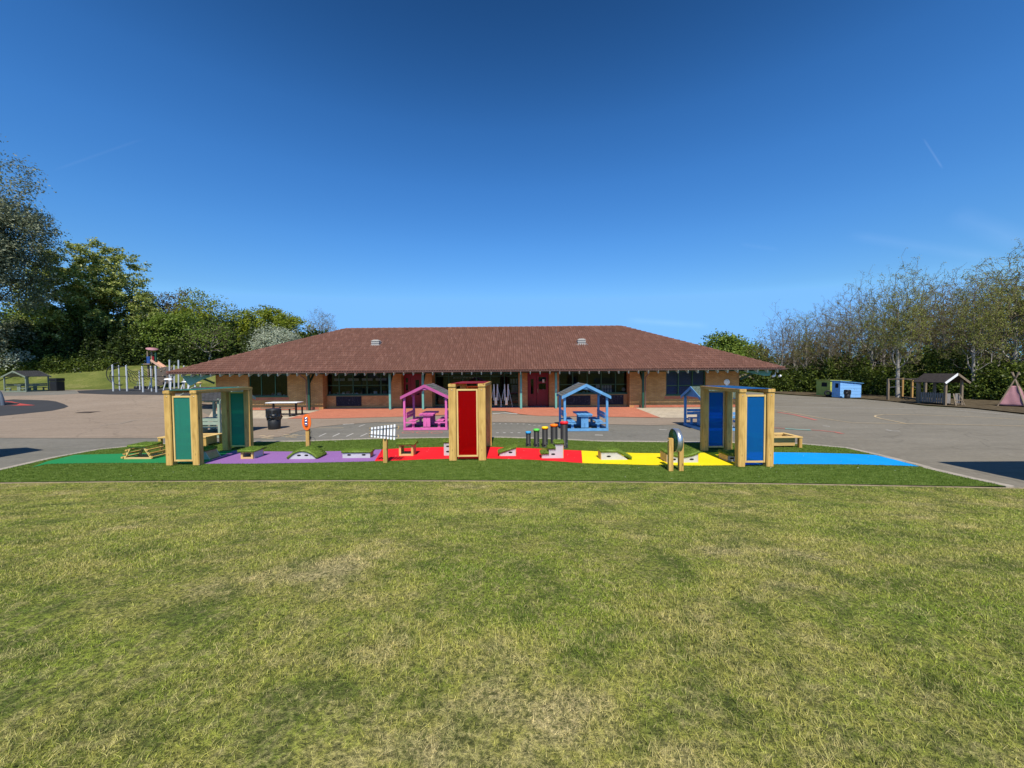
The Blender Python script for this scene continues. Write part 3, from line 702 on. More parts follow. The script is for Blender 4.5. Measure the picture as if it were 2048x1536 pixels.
# red doors
def door(x0, x1, y, split, glz, hz=2.12, hang='l'):
    d = MB(); d.box(x0, x1, y+.08, y+.2, hz, 3.2)
    fr = d.build('door_surround', K['reddoor'], school)
    for a, b, big in ((x0, split, False), (split, x1, True)) if hang == 'r' else ((x0, split, True), (split, x1, False)):
        m_ = MB(); w_ = b-a; s_ = .12 if big else .1
        gz0 = [(1.15, 1.55), (1.68, 1.98)] if big else [(.85, 1.85)]
        z_ = .05
        gx0, gx1 = (a+s_+.02, b-s_-.06) if big else (a+w_*.38, b-w_*.32)
        m_.box(a+.01, gx0, y+.1, y+.15, .03, hz); m_.box(gx1, b-.01, y+.1, y+.15, .03, hz)
        zz = .03
        for g0, g1 in gz0: m_.box(gx0, gx1, y+.1, y+.15, zz, g0); zz = g1
        m_.box(gx0, gx1, y+.1, y+.15, zz, hz)
        dd = m_.build('door', K['reddoor'], school)
        pm = MB()
        for g0, g1 in gz0: pm.box(gx0-.01, gx1+.01, y+.12, y+.126, g0-.01, g1+.01)
        pm.build('pane', K['glass'], dd)
        if big: MB().tube([(a+.08 if hang == 'r' else b-.08, y+.06, .95), (a+.08 if hang == 'r' else b-.08, y+.06, 1.2)], .014, 8).build('handle', K['chrome'], dd)
    MB().box(x0, x1, y-.05, y+.2, .001, .045).build('threshold', K['metal'], school)
dl0, dl1 = pl1, q0; door(dl0, dl1, YD-.2, bx(822.5, YD), None, hang='l')
dr0, dr1 = s1_, t0_; door(dr0, dr1, YD-.2, bx(1073, YD), None, hang='r')
# recessed glazed entrance
c0_, c1_ = q1, s0_
mull = [c0_+(c1_-c0_)*k/6 for k in range(1, 6)]
e = window(c0_+.01, c1_-.01, .12, 2.75, YC, mull, transom=2.05, sill=False)
MB().box(c0_, c1_, YC, YC+.2, 0, .11).build('step', K['brick'], school); MB().box(c0_, c1_, YC, YC+.2, 2.76, 3.5).build('wall', K['dkgreen'], school)
# room inside
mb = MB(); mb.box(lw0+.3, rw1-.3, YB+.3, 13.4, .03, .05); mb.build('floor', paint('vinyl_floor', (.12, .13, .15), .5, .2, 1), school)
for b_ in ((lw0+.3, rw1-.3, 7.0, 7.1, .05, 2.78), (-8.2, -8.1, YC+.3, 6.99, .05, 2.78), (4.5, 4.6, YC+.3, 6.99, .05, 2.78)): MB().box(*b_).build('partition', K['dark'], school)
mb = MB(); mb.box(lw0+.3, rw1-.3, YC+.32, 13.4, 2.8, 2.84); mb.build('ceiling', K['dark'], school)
# beam and posts of the verandah
YP = .1
posts = [618, 780, 846, 1042, 1112, 1286]
MB().box(bx(432, YP), bx(1480, YP), YP-.05, YP+.07, 2.28, 2.52).build('eaves_beam', K['dkgreen'], school)
for px in posts:
    x = bx(px, YP); m_ = MB(); mat = K['teal'] if px not in (618, 1286) else K['dkgreen']
    m_.box(x-.065, x+.065, YP-.065, YP+.065, .03, 2.279); po = m_.build('post', mat, school, bevel=.008)
    if px in (618, 1286): tag(po, 'dark green post')
    MB().bar((x, YP+.05, 1.72), (x+.0, YB+.0, 2.25), .09, .09).build('brace', K['dkgreen'], school)
for px, sg in ((618, -1), (1286, 1)):
    x = bx(px, YP)+sg*.12
    MB().tube([(x, YP-.75, 2.33), (x, YP-.7, 2.2), (x, YP-.1, 1.95), (x, YP-.08, .05)], .038, 8).build('downpipe', K['gutter'], school)
for sg, ex, wx in ((-1, x0e, lw0), (1, x1e, rw1)):       # boarded corner brackets under the overhang
    m_ = MB(); ex_ = ex-sg*.25
    if sg < 0: m_.prism([(ex_, 2.26), (ex_+.45, 1.66), (ex_+.6, 1.64), (wx-.3, 2.0), (wx+.6, 2.29)], YB-.75, YB-.70)
    else: m_.prism([(ex_, 2.27), (ex_-.15, 1.98), (ex_-.5, 1.98), (wx+.1, 2.2), (wx-.2, 2.28)], YB-.75, YB-.70)
    bo = m_.build('corner_bracket', K['teal'], school)
    MB().bar((wx, YB-.1, 1.75), (wx+sg*.75, YB-.75, 2.3), .09, .12).build('brace', K['dkgreen'], school)
    MB().bar((wx+sg*.1, YB+.5, 2.4), (ex_-sg*.1, YB+.5, 2.25), .08, .2).build('brace', K['dkgreen'], school)
# roof vents
def vent(px, py, label):
    d = BI.to_3x3() @ ray(px, py); o_ = BI @ Vector((0, 0, CAMH))
    t = (EZ + (o_.y-EY_)*SL - o_.z)/(d.z - d.y*SL); p = o_+d*t
    v = bpy.data.objects.new('roof_vent', None); C.objects.link(v); v.parent = school; v.location = p; v.scale = (.82,)*3; v['label'] = label
    m_ = MB(); m_.add([(-.5, -.28, -.02), (.5, -.28, -.02), (.42, .75, .42), (-.42, .75, .42)], [(0, 1, 2, 3)]); m_.build('flashing', K['metal'], v)
    m_ = MB(); m_.box(-.34, .34, -.16, .5, -.1, .16); m_.box(-.34, .34, -.16, .5, .22, .36); m_.box(-.3, .3, -.12, .46, .16, .22); m_.box(-.3, .3, -.12, .46, .36, .42)
    m_.add([(-.36, -.2, .42), (.36, -.2, .42), (.36, .52, .42), (-.36, .52, .42), (-.2, .0, .54), (.2, .0, .54), (.2, .3, .54), (-.2, .3, .54)], [(0, 1, 5, 4), (1, 2, 6, 5), (2, 3, 7, 6), (3, 0, 4, 7), (4, 5, 6, 7), (0, 3, 2, 1)])
    m_.build('louvre_box', paint('vent_aluminium', (.36, .35, .33), .5, .15, 6), v)
vent(751.5, 692, 'left aluminium roof vent'); vent(1163, 690, 'right aluminium roof vent')
# small things on and in the building
def wt(name, mb_, mat, label, cat, group=None, par=None):
    o = mb_.build(name, mat); o.matrix_world = BM.copy(); return tag(o, label, cat, group)
def board(px0, px1, py0, py1, label):
    xa, z1 = bl(px0, py0, YW-.03); xb, z0 = bl(px1, py1, YW-.03)
    t = thing('chalkboard', label, 'chalkboard', (0, 0, 0), 0, 'chalkboards under the classroom windows'); t.matrix_world = BM.copy()
    MB().box(xa, xb, YW-.035, YW-.005, z0, z1).build('board', NTchalk, t)
    f = MB(); 
    for a in ((xa-.03, xb+.03, z1, z1+.03), (xa-.03, xb+.03, z0-.03, z0), (xa-.03, xa, z0, z1), (xb, xb+.03, z0, z1)): f.box(a[0], a[1], YW-.045, YW-.004, a[2], a[3])
    f.build('frame', K['black'], t)
m = NT('chalkboard'); v = m.pos(); n = m.noise(m.map(v, (9, 1, 5)), 1.6, 5, .75); m.col(m.ramp(n, [(.55, (.018, .02, .03)), (.68, (.12, .12, .13))])); NTchalk = m.fin(.8, .2)
MB().box(b0+.05, b1-.05, YB+.24, YB+.25, zb2+.05, zt-.06).build('blind', paint('blue_blind', (.04, .15, .55), .7, .15, 2), school)
board(673, 722, 794, 811, 'chalkboard with faint chalk scrawls under the left classroom window')
board(1132, 1180, 792, 809, 'dark chalkboard behind the blue canopied shelter, nearer the red door')
board(1198, 1246, 791, 808, 'dark chalkboard right of the blue canopied shelter')
def papers(px0, px1, py0, py1, ly, nx_, nz_, label, mat='paper', gap=.02):
    xa, z1 = bl(px0, py0, ly); xb, z0 = bl(px1, py1, ly); m_ = MB()
    for i in range(nx_):
        for j in range(nz_):
            w_, h_ = (xb-xa)/nx_, (z1-z0)/nz_
            m_.box(xa+i*w_+gap, xa+(i+1)*w_-gap, ly, ly+.003, z0+j*h_+gap, z0+(j+1)*h_-gap)
    wt('paper_notice', m_, K[mat], label, 'notice')
papers(1191, 1200, 769, 777, YW+.2, 1, 1, 'single white paper on the right classroom window')
papers(1203, 1224, 770, 786, YW+.2, 4, 2, 'grid of white sheets on the right classroom window')
papers(1084, 1089.5, 758, 765.5, YD-.15, 1, 1, 'small white notice on the right red door')
papers(1020, 1036, 757, 768, YC+.1, 3, 1, 'row of white sheets high on the entrance glazing')
papers(1022, 1035.5, 769, 787, YC+.1, 1, 1, 'tall white sheet low on the entrance glazing')
papers(906, 955, 754, 757, YC+.1, 8, 1, 'pale strip of bunting across the entrance glazing')
papers(1400, 1410, 769, 772, YB+.22, 2, 1, 'two small white cards in the right bay window')
papers(665, 776, 754, 764, YW+.3, 4, 1, 'pale drawn blinds at the top of the left classroom window', gap=.1)
papers(887, 893, 796, 806, YC+.1, 1, 1, 'pale sheet low on the entrance glazing beside the pink shelter')
K['paper_dim'] = paint('window_display', (.45, .28, .30), .8, .5, 8)
rr = random.Random(5)
def sillstuff(px0, px1, ly, z, n, seed, label):
    rq = random.Random(seed); x0, x1 = bx(px0, ly), bx(px1, ly); m_ = MB()
    cols = ['paper', 'paper_dim', 'paper', 'cap_blue', 'paper_dim', 'white', 'metal']
    for i in range(n):
        x = x0+(x1-x0)*(i+.5)/n + rq.uniform(-.05, .05); h = rq.uniform(.06, .24); w_ = rq.uniform(.04, .12)
        m_ = MB(); m_.lathe([(0, z), (w_*.8, z), (w_, z+h*.3), (w_*.9, z+h*.8), (w_*.5, z+h), (0, z+h)], 8, (x, ly, 0)) if i % 2 else m_.box(x-w_, x+w_, ly-.05, ly+.05, z, z+h)
        cq = cols[rq.randrange(len(cols))]; cn = {'paper': 'white', 'paper_dim': 'pinkish', 'cap_blue': 'blue', 'white': 'shiny white', 'metal': 'grey metal'}[cq]
        wt('window_sill_item', m_, K[cq], f"{cn} {'rounded pot' if i % 2 else 'small box'}, {['first', 'second', 'third', 'fourth', 'fifth', 'sixth', 'seventh', 'eighth', 'ninth', 'tenth', 'eleventh', 'twelfth', 'thirteenth'][i]} from the left on the {label}", 'ornament', 'classroom clutter on the window ledges')
MBt = MB().box(wl0, wl1, YW+.2, YW+.5, wz0-.02, wz0+.0).build('window_board', K['white'], school)
sillstuff(654, 775, YW+.3, wz0+.001, 13, 2, 'left classroom window ledge')
MB().box(a0, a1, YB+.29, YB+.5, zb-.02, zb).build('window_board', K['white'], school)
sillstuff(525, 572, YB+.4, zb+.001, 6, 4, 'left bay window ledge')
MB().box(vr0, vr1, YW+.29, YW+.5, vz0-.02, vz0).build('window_board', K['white'], school)
sillstuff(1120, 1190, YW+.38, vz0+.001, 5, 7, 'right classroom window ledge')
x, z = bl(1248, 779, YW+.3); wt('globe', MB().lathe([(0, z-.13), (.09, z-.1), (.13, z), (.09, z+.1), (0, z+.13)], 14, (x, YW+.42, 0)), K['paper'], 'white round lamp globe inside the right classroom window', 'globe')
x, z = bl(1455, 764, YB-.1)
t = thing('wall_clock', 'round white outdoor clock on the brick wall near the right corner', 'clock'); t.matrix_world = BM.copy()
MB().lathe([(0, 0), (.185, 0), (.19, .03), (.17, .045), (0, .045)], 24, (x, YB-.004, z), Matrix.Rotation(R(90), 4, 'X')).build('clock_face', K['white'], t)
MB().box(x-.06, x+.06, YB-.05, YB-.003, z-.3, z-.19).build('bracket', K['white'], t)
for px, py, lb in ((1552, 752, 'white twin floodlight under the right corner of the eaves'), (340.5, 760, 'white security camera under the left corner of the eaves')):
    x, z = bl(px, py, YB-.85); t = thing('floodlight' if px > 1000 else 'security_camera', lb, 'floodlight' if px > 1000 else 'camera'); t.matrix_world = BM.copy()
    for dx in ((-.16, .22) if px > 1000 else (0,)):
        MB().lathe([(0, -.09), (.06, -.07), (.075, .0), (.06, .08), (0, .1)], 12, (x+dx, YB-.85, z), Matrix.Rotation(R(75), 4, 'Y')).build('lamp_head' if px > 1000 else 'camera_body', K['white'], t)
    MB().bar((x, YB-.78, z+.25), (x, YB-.8, z), .03, .03).build('bracket', K['white'], t)
# folded dining trolleys in the entrance
for px, lb in ((992, 'left chrome folding table trolley parked in the school entrance'), (1013, 'right chrome folding table trolley parked in the school entrance')):
    x = bx(px, YW+.3); t = thing('folding_table', lb, 'folding table', (0, 0, 0), 0, 'folded tables in the entrance'); t.matrix_world = BM @ Matrix.Translation((x, YW+.3, .03))
    for sx in (-1, 1):
        MB().box(sx*.13-.02, sx*.13+.02, -.3, .3, .45, 1.5).build('table_top', K['metal'], t)
        MB().tube([(sx*.05, -.32, .2), (sx*.1, -.32, 1.5)], .018, 8).build('upright', K['white'], t)
        MB().tube([(sx*.15, -.33, 1.2), (sx*.38, -.36, .1)], .013, 8).build('strut', K['chrome'], t)
        MB().lathe([(0, -.02), (.05, -.02), (.05, .02), (0, .02)], 12, (sx*.38, -.36, .05), Matrix.Rotation(R(90), 4, 'Y')).build('castor', K['metal'], t)
    MB().box(-.08, .08, -.33, -.29, .15, .65).build('bracket', K['chrome'], t)

# ------------------------------------------------------------ timber play arches with tinted sheets
def arch(X0, X1, Y0, Y1, H, sheetm, label, Xr0=None, Xr1=None, pw=.155):
    Xr0 = X0 if Xr0 is None else Xr0; Xr1 = X1 if Xr1 is None else Xr1
    cx, cy = (X0+X1)/2, (Y0+Y1)/2
    t = thing('play_arch', label, 'play arch', (cx, cy, .03), 0, 'timber play arches over the coloured path')
    for xa, xb, yy, fr in ((X0, X1, Y0, 1), (Xr0, Xr1, Y1-pw, 0)):
        for k, x in enumerate((xa, xb-pw)):
            m_ = MB().box(0, pw, 0, pw, 0, H-.085); o = m_.build('post', K['wood'], t, bevel=.012)
            o.location = (x-cx, yy-cy, 0)
            if fr:
                for zb_ in (H-.16, H-.045): MB().lathe([(0, 0), (.011, 0), (.011, .006), (0, .008)], 10, (pw*(.5 if zb_ < H-.1 else .62), -.001, zb_), Matrix.Rotation(R(90), 4, 'X')).build('bolt', K['metal'], o)
        # framed sheet between the posts
        a, b = xa+pw+.012-cx, xb-pw-.012-cx; y = yy-cy+(pw*.25 if fr else pw*.55); z0, z1 = .10, H-.14
        for k_ in ((a, a+.04), (b-.04, b)): MB().box(*k_, y, y+.045, z0, z1).build('frame_batten', K['batten'], t, bevel=.003)
        for k_ in ((z0, z0+.045), (z1-.045, z1)): MB().box(a+.041, b-.041, y+.001, y+.044, *k_).build('frame_batten', K['battenx'], t, bevel=.003)
        MB().box(a+.03, b-.03, y+.018, y+.026, z0+.03, z1-.03).build('tinted_sheet', sheetm, t)
    for x, xr in ((X0, Xr0), (X1-pw, Xr1-pw)):            # beams front to back
        m_ = MB(); vs = []
        for (xx, yy) in ((x, Y0-.02), (xr, Y1+.02)):
            for z in (H-.084, H): vs += [(xx-cx, yy-cy, z), (xx+pw-cx, yy-cy, z)]
        m_.add(vs, [(0, 1, 3, 2), (4, 6, 7, 5), (0, 4, 5, 1), (2, 3, 7, 6), (0, 2, 6, 4), (1, 5, 7, 3)])
        m_.build('beam', K['woody'], t, bevel=.008)
    m_ = MB(); m_.add([(X0+.06-cx, Y0+.03-cy, H+.002), (X1-.06-cx, Y0+.03-cy, H+.002), (Xr1-.06-cx, Y1-.05-cy, H+.002), (Xr0+.06-cx, Y1-.05-cy, H+.002),
                       (X0+.06-cx, Y0+.03-cy, H+.010), (X1-.06-cx, Y0+.03-cy, H+.010), (Xr1-.06-cx, Y1-.05-cy, H+.010), (Xr0+.06-cx, Y1-.05-cy, H+.010)],
                      [(0, 3, 2, 1), (4, 5, 6, 7), (0, 1, 5, 4), (1, 2, 6, 5), (2, 3, 7, 6), (3, 0, 4, 7)])
    m_.build('roof_sheet', sheetm, t)
    return t
def ar(pxl, pxr, pyb, pyt, rxl, rxr, ryb, mat, label, pw=.17):
    a = at(pxl, pyb, .03); b = at(pxr, pyb, .03); Y0 = (a.y+b.y)/2; H = atY((pxl+pxr)/2, pyt, Y0).z-.03
    c = at(rxl or rxr, ryb, .03); d = at(rxr, ryb, .03); Y1 = (c.y+d.y)/2+.155
    print('arch', a, b, H, c, d)
    X1r = d.x if rxr else None
    W_ = b.x-a.x; xr = (c.x+d.x-W_)/2 if rxl else d.x-W_
    return arch(a.x, b.x, Y0, Y1, H, mat, label, xr, xr+W_, pw)
ar(332.5, 397.5, 931.5, 781, 445, 502, 901, K['pc_green'], 'timber play arch with green tinted sheets over the green path')
ar(898.5, 972, 922, 767.5, 0, 983.5, 892, K['pc_red'], 'timber play arch with dark red sheets astride the red path', .195)
ar(1476, 1548.5, 934.5, 778, 1402, 1467, 903, K['pc_blue'], 'timber play arch with blue tinted sheets at the yellow and blue path join')

# ------------------------------------------------------------ turf topped balance blocks
def fuzz(mb_or_pts, n, hgt, seed, wdt=.007):            # short fibres standing on a set of quads
    rg = np.random.default_rng(seed); V = []
    quads = mb_or_pts; ar_ = np.array([np.linalg.norm(np.cross(np.subtract(q[1], q[0]), np.subtract(q[3], q[0]))) for q in quads])
    pick = rg.choice(len(quads), n, p=ar_/ar_.sum()); Q = np.array(quads)[pick]; u, v = rg.random((2, n, 1))
    p = Q[:, 0]*(1-u)*(1-v)+Q[:, 1]*u*(1-v)+Q[:, 2]*u*v+Q[:, 3]*(1-u)*v
    nn = np.cross(Q[:, 1]-Q[:, 0], Q[:, 3]-Q[:, 0]); nn /= np.linalg.norm(nn, axis=1, keepdims=True)
    nn *= np.where((nn[:, 2:3] < -.01), -1, 1)
    ang = rg.random(n)*6.283; side = np.stack([np.cos(ang), np.sin(ang), np.zeros(n)], 1)*wdt/2
    tip = p + nn*hgt*rg.uniform(.6, 1.2, (n, 1)) + rg.normal(0, hgt*.35, (n, 3))
    V = np.stack([p-side, p+side, tip], 1).reshape(-1, 3); F_ = np.arange(3*n).reshape(n, 3)
    return V, F_
def turf_cover(par, line_, y0, y1, th=.055, over=.018, seed=1, nf=2600, outward=None):
    mb = MB(); quads = []; n = len(line_); up = []; lo = []
    L_ = [Vector((x, 0, z)) for x, z in line_]; nr = []
    for i in range(n):
        d = (L_[min(i+1, n-1)]-L_[max(i-1, 0)]).normalized(); nr.append(Vector((-d.z, 0, d.x)))
    a, b = y0-over, y1+over; vs = []
    for p, q_ in zip(L_, nr):
        t_ = p+q_*th; vs += [(p.x, a, p.z+.001), (t_.x, a, t_.z), (t_.x, b, t_.z), (p.x, b, p.z+.001)]
    fs = []
    for i in range(n-1):
        k = 4*i; fs += [(k, k+4, k+5, k+1), (k+1, k+5, k+6, k+2), (k+2, k+6, k+7, k+3), (k+3, k+7, k+4, k)]
        quads += [[vs[k+1], vs[k+5], vs[k+6], vs[k+2]], [vs[k], vs[k+4], vs[k+5], vs[k+1]]]
    fs += [(0, 1, 2, 3), (4*n-1, 4*n-2, 4*n-3, 4*n-4)]
    quads += [[vs[0], vs[1], vs[2], vs[3]], [vs[-4], vs[-3], vs[-2], vs[-1]]]
    V, F_ = fuzz(quads, nf, .028, seed)
    base = len(vs); me = fast_mesh('turf_top', np.concatenate([np.array(vs), V]), [np.array([f for f in fs]), F_+base])
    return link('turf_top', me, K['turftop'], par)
def ovals(par, pts, y):
    for x, z in pts:
        m_ = MB(); n = 16; m_.add([(x+.045*math.cos(2*math.pi*k/n)*(1.25), y, z+.022*math.sin(2*math.pi*k/n)*1.1) for k in range(n)], [tuple(range(n))])
        m_.build('hand_hole_shade', K['hole'], par)  # flat dark oval, the shade of a hand hole put into colour
def block(label, px0, px1, pyb, depth, prof, top, holes=(), seed=1, name='balance_block', endb=True, body='greyply', nf=2600):
    a, b = at(px0, pyb, .036), at(px1, pyb, .036); Y = (a.y+b.y)/2; W = b.x-a.x
    t = thing(name, label, 'balance block', (a.x, Y, .037), 0, 'turf topped balance blocks on the path')
    pr = [(x*W, z) for x, z in prof]; tp = [(x*W, z) for x, z in top]
    for k_ in ((0, .018), (depth-.018, depth)): MB().prism(pr, *k_).build('side_panel', K[body], t)
    ins = MB(); ins.prism([(min(max(x, .02), W-.02), max(.005, z-.004)) for x, z in pr], .0185, depth-.0185); ins.build('inner_box', K['pine'], t)
    if endb:
        zl = max(z for x, z in pr if x < .02*W+.001); zr = max(z for x, z in pr if x > .98*W-.001)
        if zl > .06: MB().box(-.016, -.001, .0, depth, 0, zl-.003).build('end_board', K['pine'], t)
        if zr > .06: MB().box(W+.001, W+.016, .0, depth, 0, zr-.003).build('end_board', K['pine'], t)
    ovals(t, [(x*W, z) for x, z in holes], -.002)
    turf_cover(t, tp, 0, depth, seed=seed, nf=nf)
    return t
arc = [(x, .20*(1-((x-.5)/.5)**2)) for x in np.linspace(0, 1, 15)]
block('arched turf topped balance bump on the purple path', 577, 633, 918, .5, arc[::-1] if False else arc, [(x, z) for x, z in arc], [(.38, .10), (.64, .10)], 11, nf=4500, endb=False)
block('long low turf topped balance bench on the purple path', 685.5, 740, 916, .27, [(0, 0), (1, 0), (1, .14), (0, .14)], [(-.03, .14), (.5, .14), (1.03, .14)], [(.24, .085), (.77, .085)], 12, endb=False)
block('tall narrow turf topped block partly behind the red play arch', 888, 917, 911, .3, [(0, 0), (1, 0), (1, .36), (0, .36)], [(-.04, .36), (.5, .36), (1.04, .36)], [(.28, .11), (.28, .26)], 13, endb=False)
block('small wedge shaped turf topped ramp on the red path', 1000, 1031, 912, .3, [(0, 0), (1, 0), (1, .21), (0, .07)], [(-.10, .055), (.5, .14), (1.05, .22)], [(.68, .10)], 14)
t = block('three step turf topped block in front of the black drum tubes', 1084.5, 1126, 916.5, .3, [(0, 0), (1, 0), (1, .38), (.62, .38), (.62, .25), (.32, .25), (.32, .11), (0, .11)], [(-.05, .11), (.32, .11)], [(.53, .11)], 15)
W = (at(1126, 916.5).x-at(1084.5, 916.5).x)
turf_cover(t, [(.30*W, .25), (.64*W, .25)], 0, .3, seed=16); turf_cover(t, [(.60*W, .38), (1.04*W, .38)], 0, .3, seed=17)
block('turf topped ramp with one long slope on the yellow path', 1202.5, 1256, 919.5, .33, [(0, 0), (1, 0), (.62, .20), (0, .20)], [(-.03, .20), (.58, .20), (1.12, .005)], [(.28, .09)], 18, nf=3400)
dip = [(x, .13+.09*(2*x-1)**2) for x in np.linspace(0, 1, 11)]
block('dipped turf topped balance block behind the green spiral wheel', 1334, 1396, 925, .42, [(0, 0), (1, 0)]+dip[::-1], [(-.04, .235)]+dip+[(1.06, .235)], [(.22, .08), (.80, .08)], 19, nf=4000)
block('low turf topped block in the shade under the blue play arch', 1456, 1487, 923, .42, [(0, 0), (1, 0), (1, .15), (0, .15)], [(-.08, .16), (.5, .13), (1.06, .16)], [(.25, .08)], 20)
block('trapezoid turf topped block in the shade under the green play arch', 384, 419, 919, .42, [(0, 0), (1, 0), (.72, .22), (.05, .22)], [(.02, .22), (.78, .22)], [], 21, endb=False)
def frame_box(label, px0, px1, pyb, depth, H, seed, side='greyply'):
    a, b = at(px0, pyb, .036), at(px1, pyb, .036); W = b.x-a.x; t = thing('balance_block', label, 'balance block', (a.x, a.y, .037), 0, 'turf topped balance blocks on the path'); s = .055
    for x in (0, W-s): 
        MB().box(x, x+s, 0, .04, 0, H).build('upright', K['batten'], t); MB().box(x, x+s, depth-.04, depth, 0, H).build('upright', K['batten'], t)
    m_ = MB(); m_.box(s+.001, W-s-.001, .002, .038, 0, .045); m_.box(s+.001, W-s-.001, .002, .038, H-.03, H); m_.box(s+.001, W-s-.001, depth-.038, depth-.002, 0, .045); m_.build('rail', K['pine'], t)
    MB().box(W-.012, W+.004, .041, depth-.041, 0, H).build('side_panel', K[side], t); MB().box(-.004, .012, .041, depth-.041, 0, H).build('side_panel', K[side], t)
    MB().box(.013, W-.013, .041, depth-.041, .0, .03).build('base_board', K['pine'], t)
    turf_cover(t, [(-.05, H), (W/2, H), (W+.05, H)], 0, depth, seed=seed, over=.05, nf=3000)
    return t
frame_box('square open ended turf topped block with grey sides on the purple path', 481.5, 505.5, 918, .46, .19, 31)
frame_box('tall open turf topped cube of pale timber on the red path', 798, 826, 912, .34, .31, 32, 'pine')
# climbing A frame with rungs
a, b = at(249, 920.5), at(303.5, 920.5); W = b.x-a.x
t = thing('climbing_step', 'turf topped climbing step with sloping timber rungs on the green path', 'climbing step', (a.x, a.y, .036)); dp = .42; Ht = .31
for y in (0, dp):
    MB().bar((0, y, .0), (W*.24, y, Ht), .045, .05).build('leg', K['batten'], t); MB().bar((W, y, 0), (W*.74, y, Ht), .045, .05).build('leg', K['batten'], t)
    MB().box(.03, W-.03, y-.02, y+.02, 0, .045).build('base_rail', K['pine'], t)
for sx, x0_, x1_ in ((-1, 0, .24), (1, 1, .74)):
    for k in range(3):
        f = .1+.32*k; x = W*(x0_+(x1_-x0_)*f)+sx*.04; MB().box(x-.03, x+.03, -.05, dp+.05, Ht*f-.005, Ht*f+.035).build('rung', K['woody'], t)
MB().box(W*.2, W*.78, -.03, dp+.03, Ht, Ht+.02).build('top_board', K['pine'], t); turf_cover(t, [(W*.17, Ht+.02), (W*.5, Ht+.02), (W*.81, Ht+.02)], 0, dp, seed=33, over=.05)

# ------------------------------------------------------------ instruments
p = at(1.0*617, 904)
t = thing('bell_panel', 'orange oval panel with three silver domes on a timber post', 'bell panel', (p.x, p.y, .03))
MB().box(-.052, .052, -.05, .05, 0, .66).build('post', K['wood'], t, bevel=.008)
zc = atY(617, 844, p.y).z-.03
m_ = MB(); m_.prism([(.135*math.cos(a_), zc+.245*math.sin(a_)) for a_ in np.linspace(0, 2*math.pi, 33)[:-1]], -.075, -.052); m_.build('panel', K['orange'], t, bevel=.004)
for k in range(3):
    m_ = MB(); m_.lathe([(.06, 0), (.058, .02), (.048, .04), (.027, .055), (.003, .062)], 18, (0, -.076, zc+.115-.085*k), Matrix.Rotation(R(90), 4, 'X')); d_ = m_.build('bell_dome', K['chrome'], t)
MB().tube([(.06, -.02, .5), (.12, -.03, .62), (.13, -.02, .45), (.1, -.03, .36), (.14, -.03, .28), (.21, -.03, .27), (.23, -.02, .34), (.18, -.02, .42), (.1, -.02, .40)], .005, 6).build('beater_cord', K['black'], t)
MB().box(.052, .09, -.03, .01, .37, .44).build('beater_clip', K['black'], t)
# metallophone
p = at(771.5, 928)
t = thing('metallophone', 'white tubular metallophone with eight bars on a timber post', 'metallophone', (p.x, p.y, .03))
MB().box(-.05, .05, -.05, .05, 0, .66).build('post', K['wood'], t, bevel=.008)
hd = bpy.data.objects.new('bar_rack', None)
TM = Matrix.Translation((-.02, -.06, .815)) @ Matrix.Rotation(R(-9), 4, 'X')
tl = []
for k in range(8):
    x = -.30+k*.083; L_ = .125+.0105*k
    o = MB().tube([TM @ Vector((x, 0, -L_)), TM @ Vector((x, 0, L_))], .026, 12).build('chime_bar', K['white'], t)
for zz, s_ in ((.085, 1), (-.085, -1)):
    m_ = MB(); m_.tube([TM @ Vector((-.36, -.036, zz-.03*s_)), TM @ Vector((.36, -.036, zz+.03*s_))], .0075, 8); m_.build('rail', K['charcoal'], t)
    for sx in (-1, 1):
        x0_ = sx*.345; z0_ = zz+(.03*s_ if sx > 0 else -.01*s_); m_ = MB(); pts = [TM @ Vector(v) for v in ((x0_, .03, z0_+.035), (x0_+sx*.035, .03, z0_+.035), (x0_+sx*.035, .03, z0_-.035), (x0_, .03, z0_-.035))]
        m_.tube(pts, .007, 6); m_.build('end_bracket', K['cap_yellow'] if False else K['batten'], t)
MB().bar(TM @ Vector((0, .05, -.1)), TM @ Vector((0, .05, .1)), .12, .02).build('backing_plate', K['black'], t)
MB().tube([(-.055, -.02, .62), (-.11, -.03, .5), (-.09, -.03, .3), (-.12, -.03, .2)], .005, 6).build('beater_cord', K['black'], t)
# five drum tubes
for px, pt, pb, r_, col, nm in ((1057, 861.5, 893, .075, 'blue', 'shortest'), (1073.5, 856.5, 894, .085, 'green', 'second shortest'), (1090.5, 852, 895, .088, 'yellow', 'middle height'), (1109, 847, 896, .108, 'orange', 'second tallest'), (1129.3, 842, 897, .112, 'red', 'tallest')):
    p = at(px, pb, .03); p.y += r_; H_ = atY(px, pt+1.5, p.y).z-.03
    t = thing('drum_tube', f'{nm} black drum tube, with the {col} rim', 'drum', (p.x*(p.y)/(p.y-r_) if False else p.x, p.y, .03), 0, 'black tubular drums by the steps')
    MB().lathe([(0, 0), (r_+.02, 0), (r_+.02, .012), (r_, .016), (r_, H_-.05), (0, H_-.05)], 24).build('tube', K['charcoal'], t)
    MB().lathe([(r_+.001, H_-.06), (r_+.014, H_-.06), (r_+.016, H_-.01), (r_+.008, H_), (r_-.01, H_), (r_-.014, H_-.012), (0, H_-.014)], 24).build('drum_cap', K['cap_'+col], t)
    m_ = MB(); n = 14; m_.lathe([(0, 0), (.026, 0), (.026, .01), (0, .01)], 14, (-.2*r_, -r_*.985, .07), Matrix.Rotation(R(90), 4, 'X')); m_.build('sound_hole_shade', K['hole'], t)  # dark disc paints the shade inside the sound hole
    MB().lathe([(0, 0), (.008, 0), (.008, .006), (0, .006)], 8, (.75*r_, -r_*.68, .13), Matrix.Rotation(R(90), 4, 'X')).build('bolt', K['metal'], t)
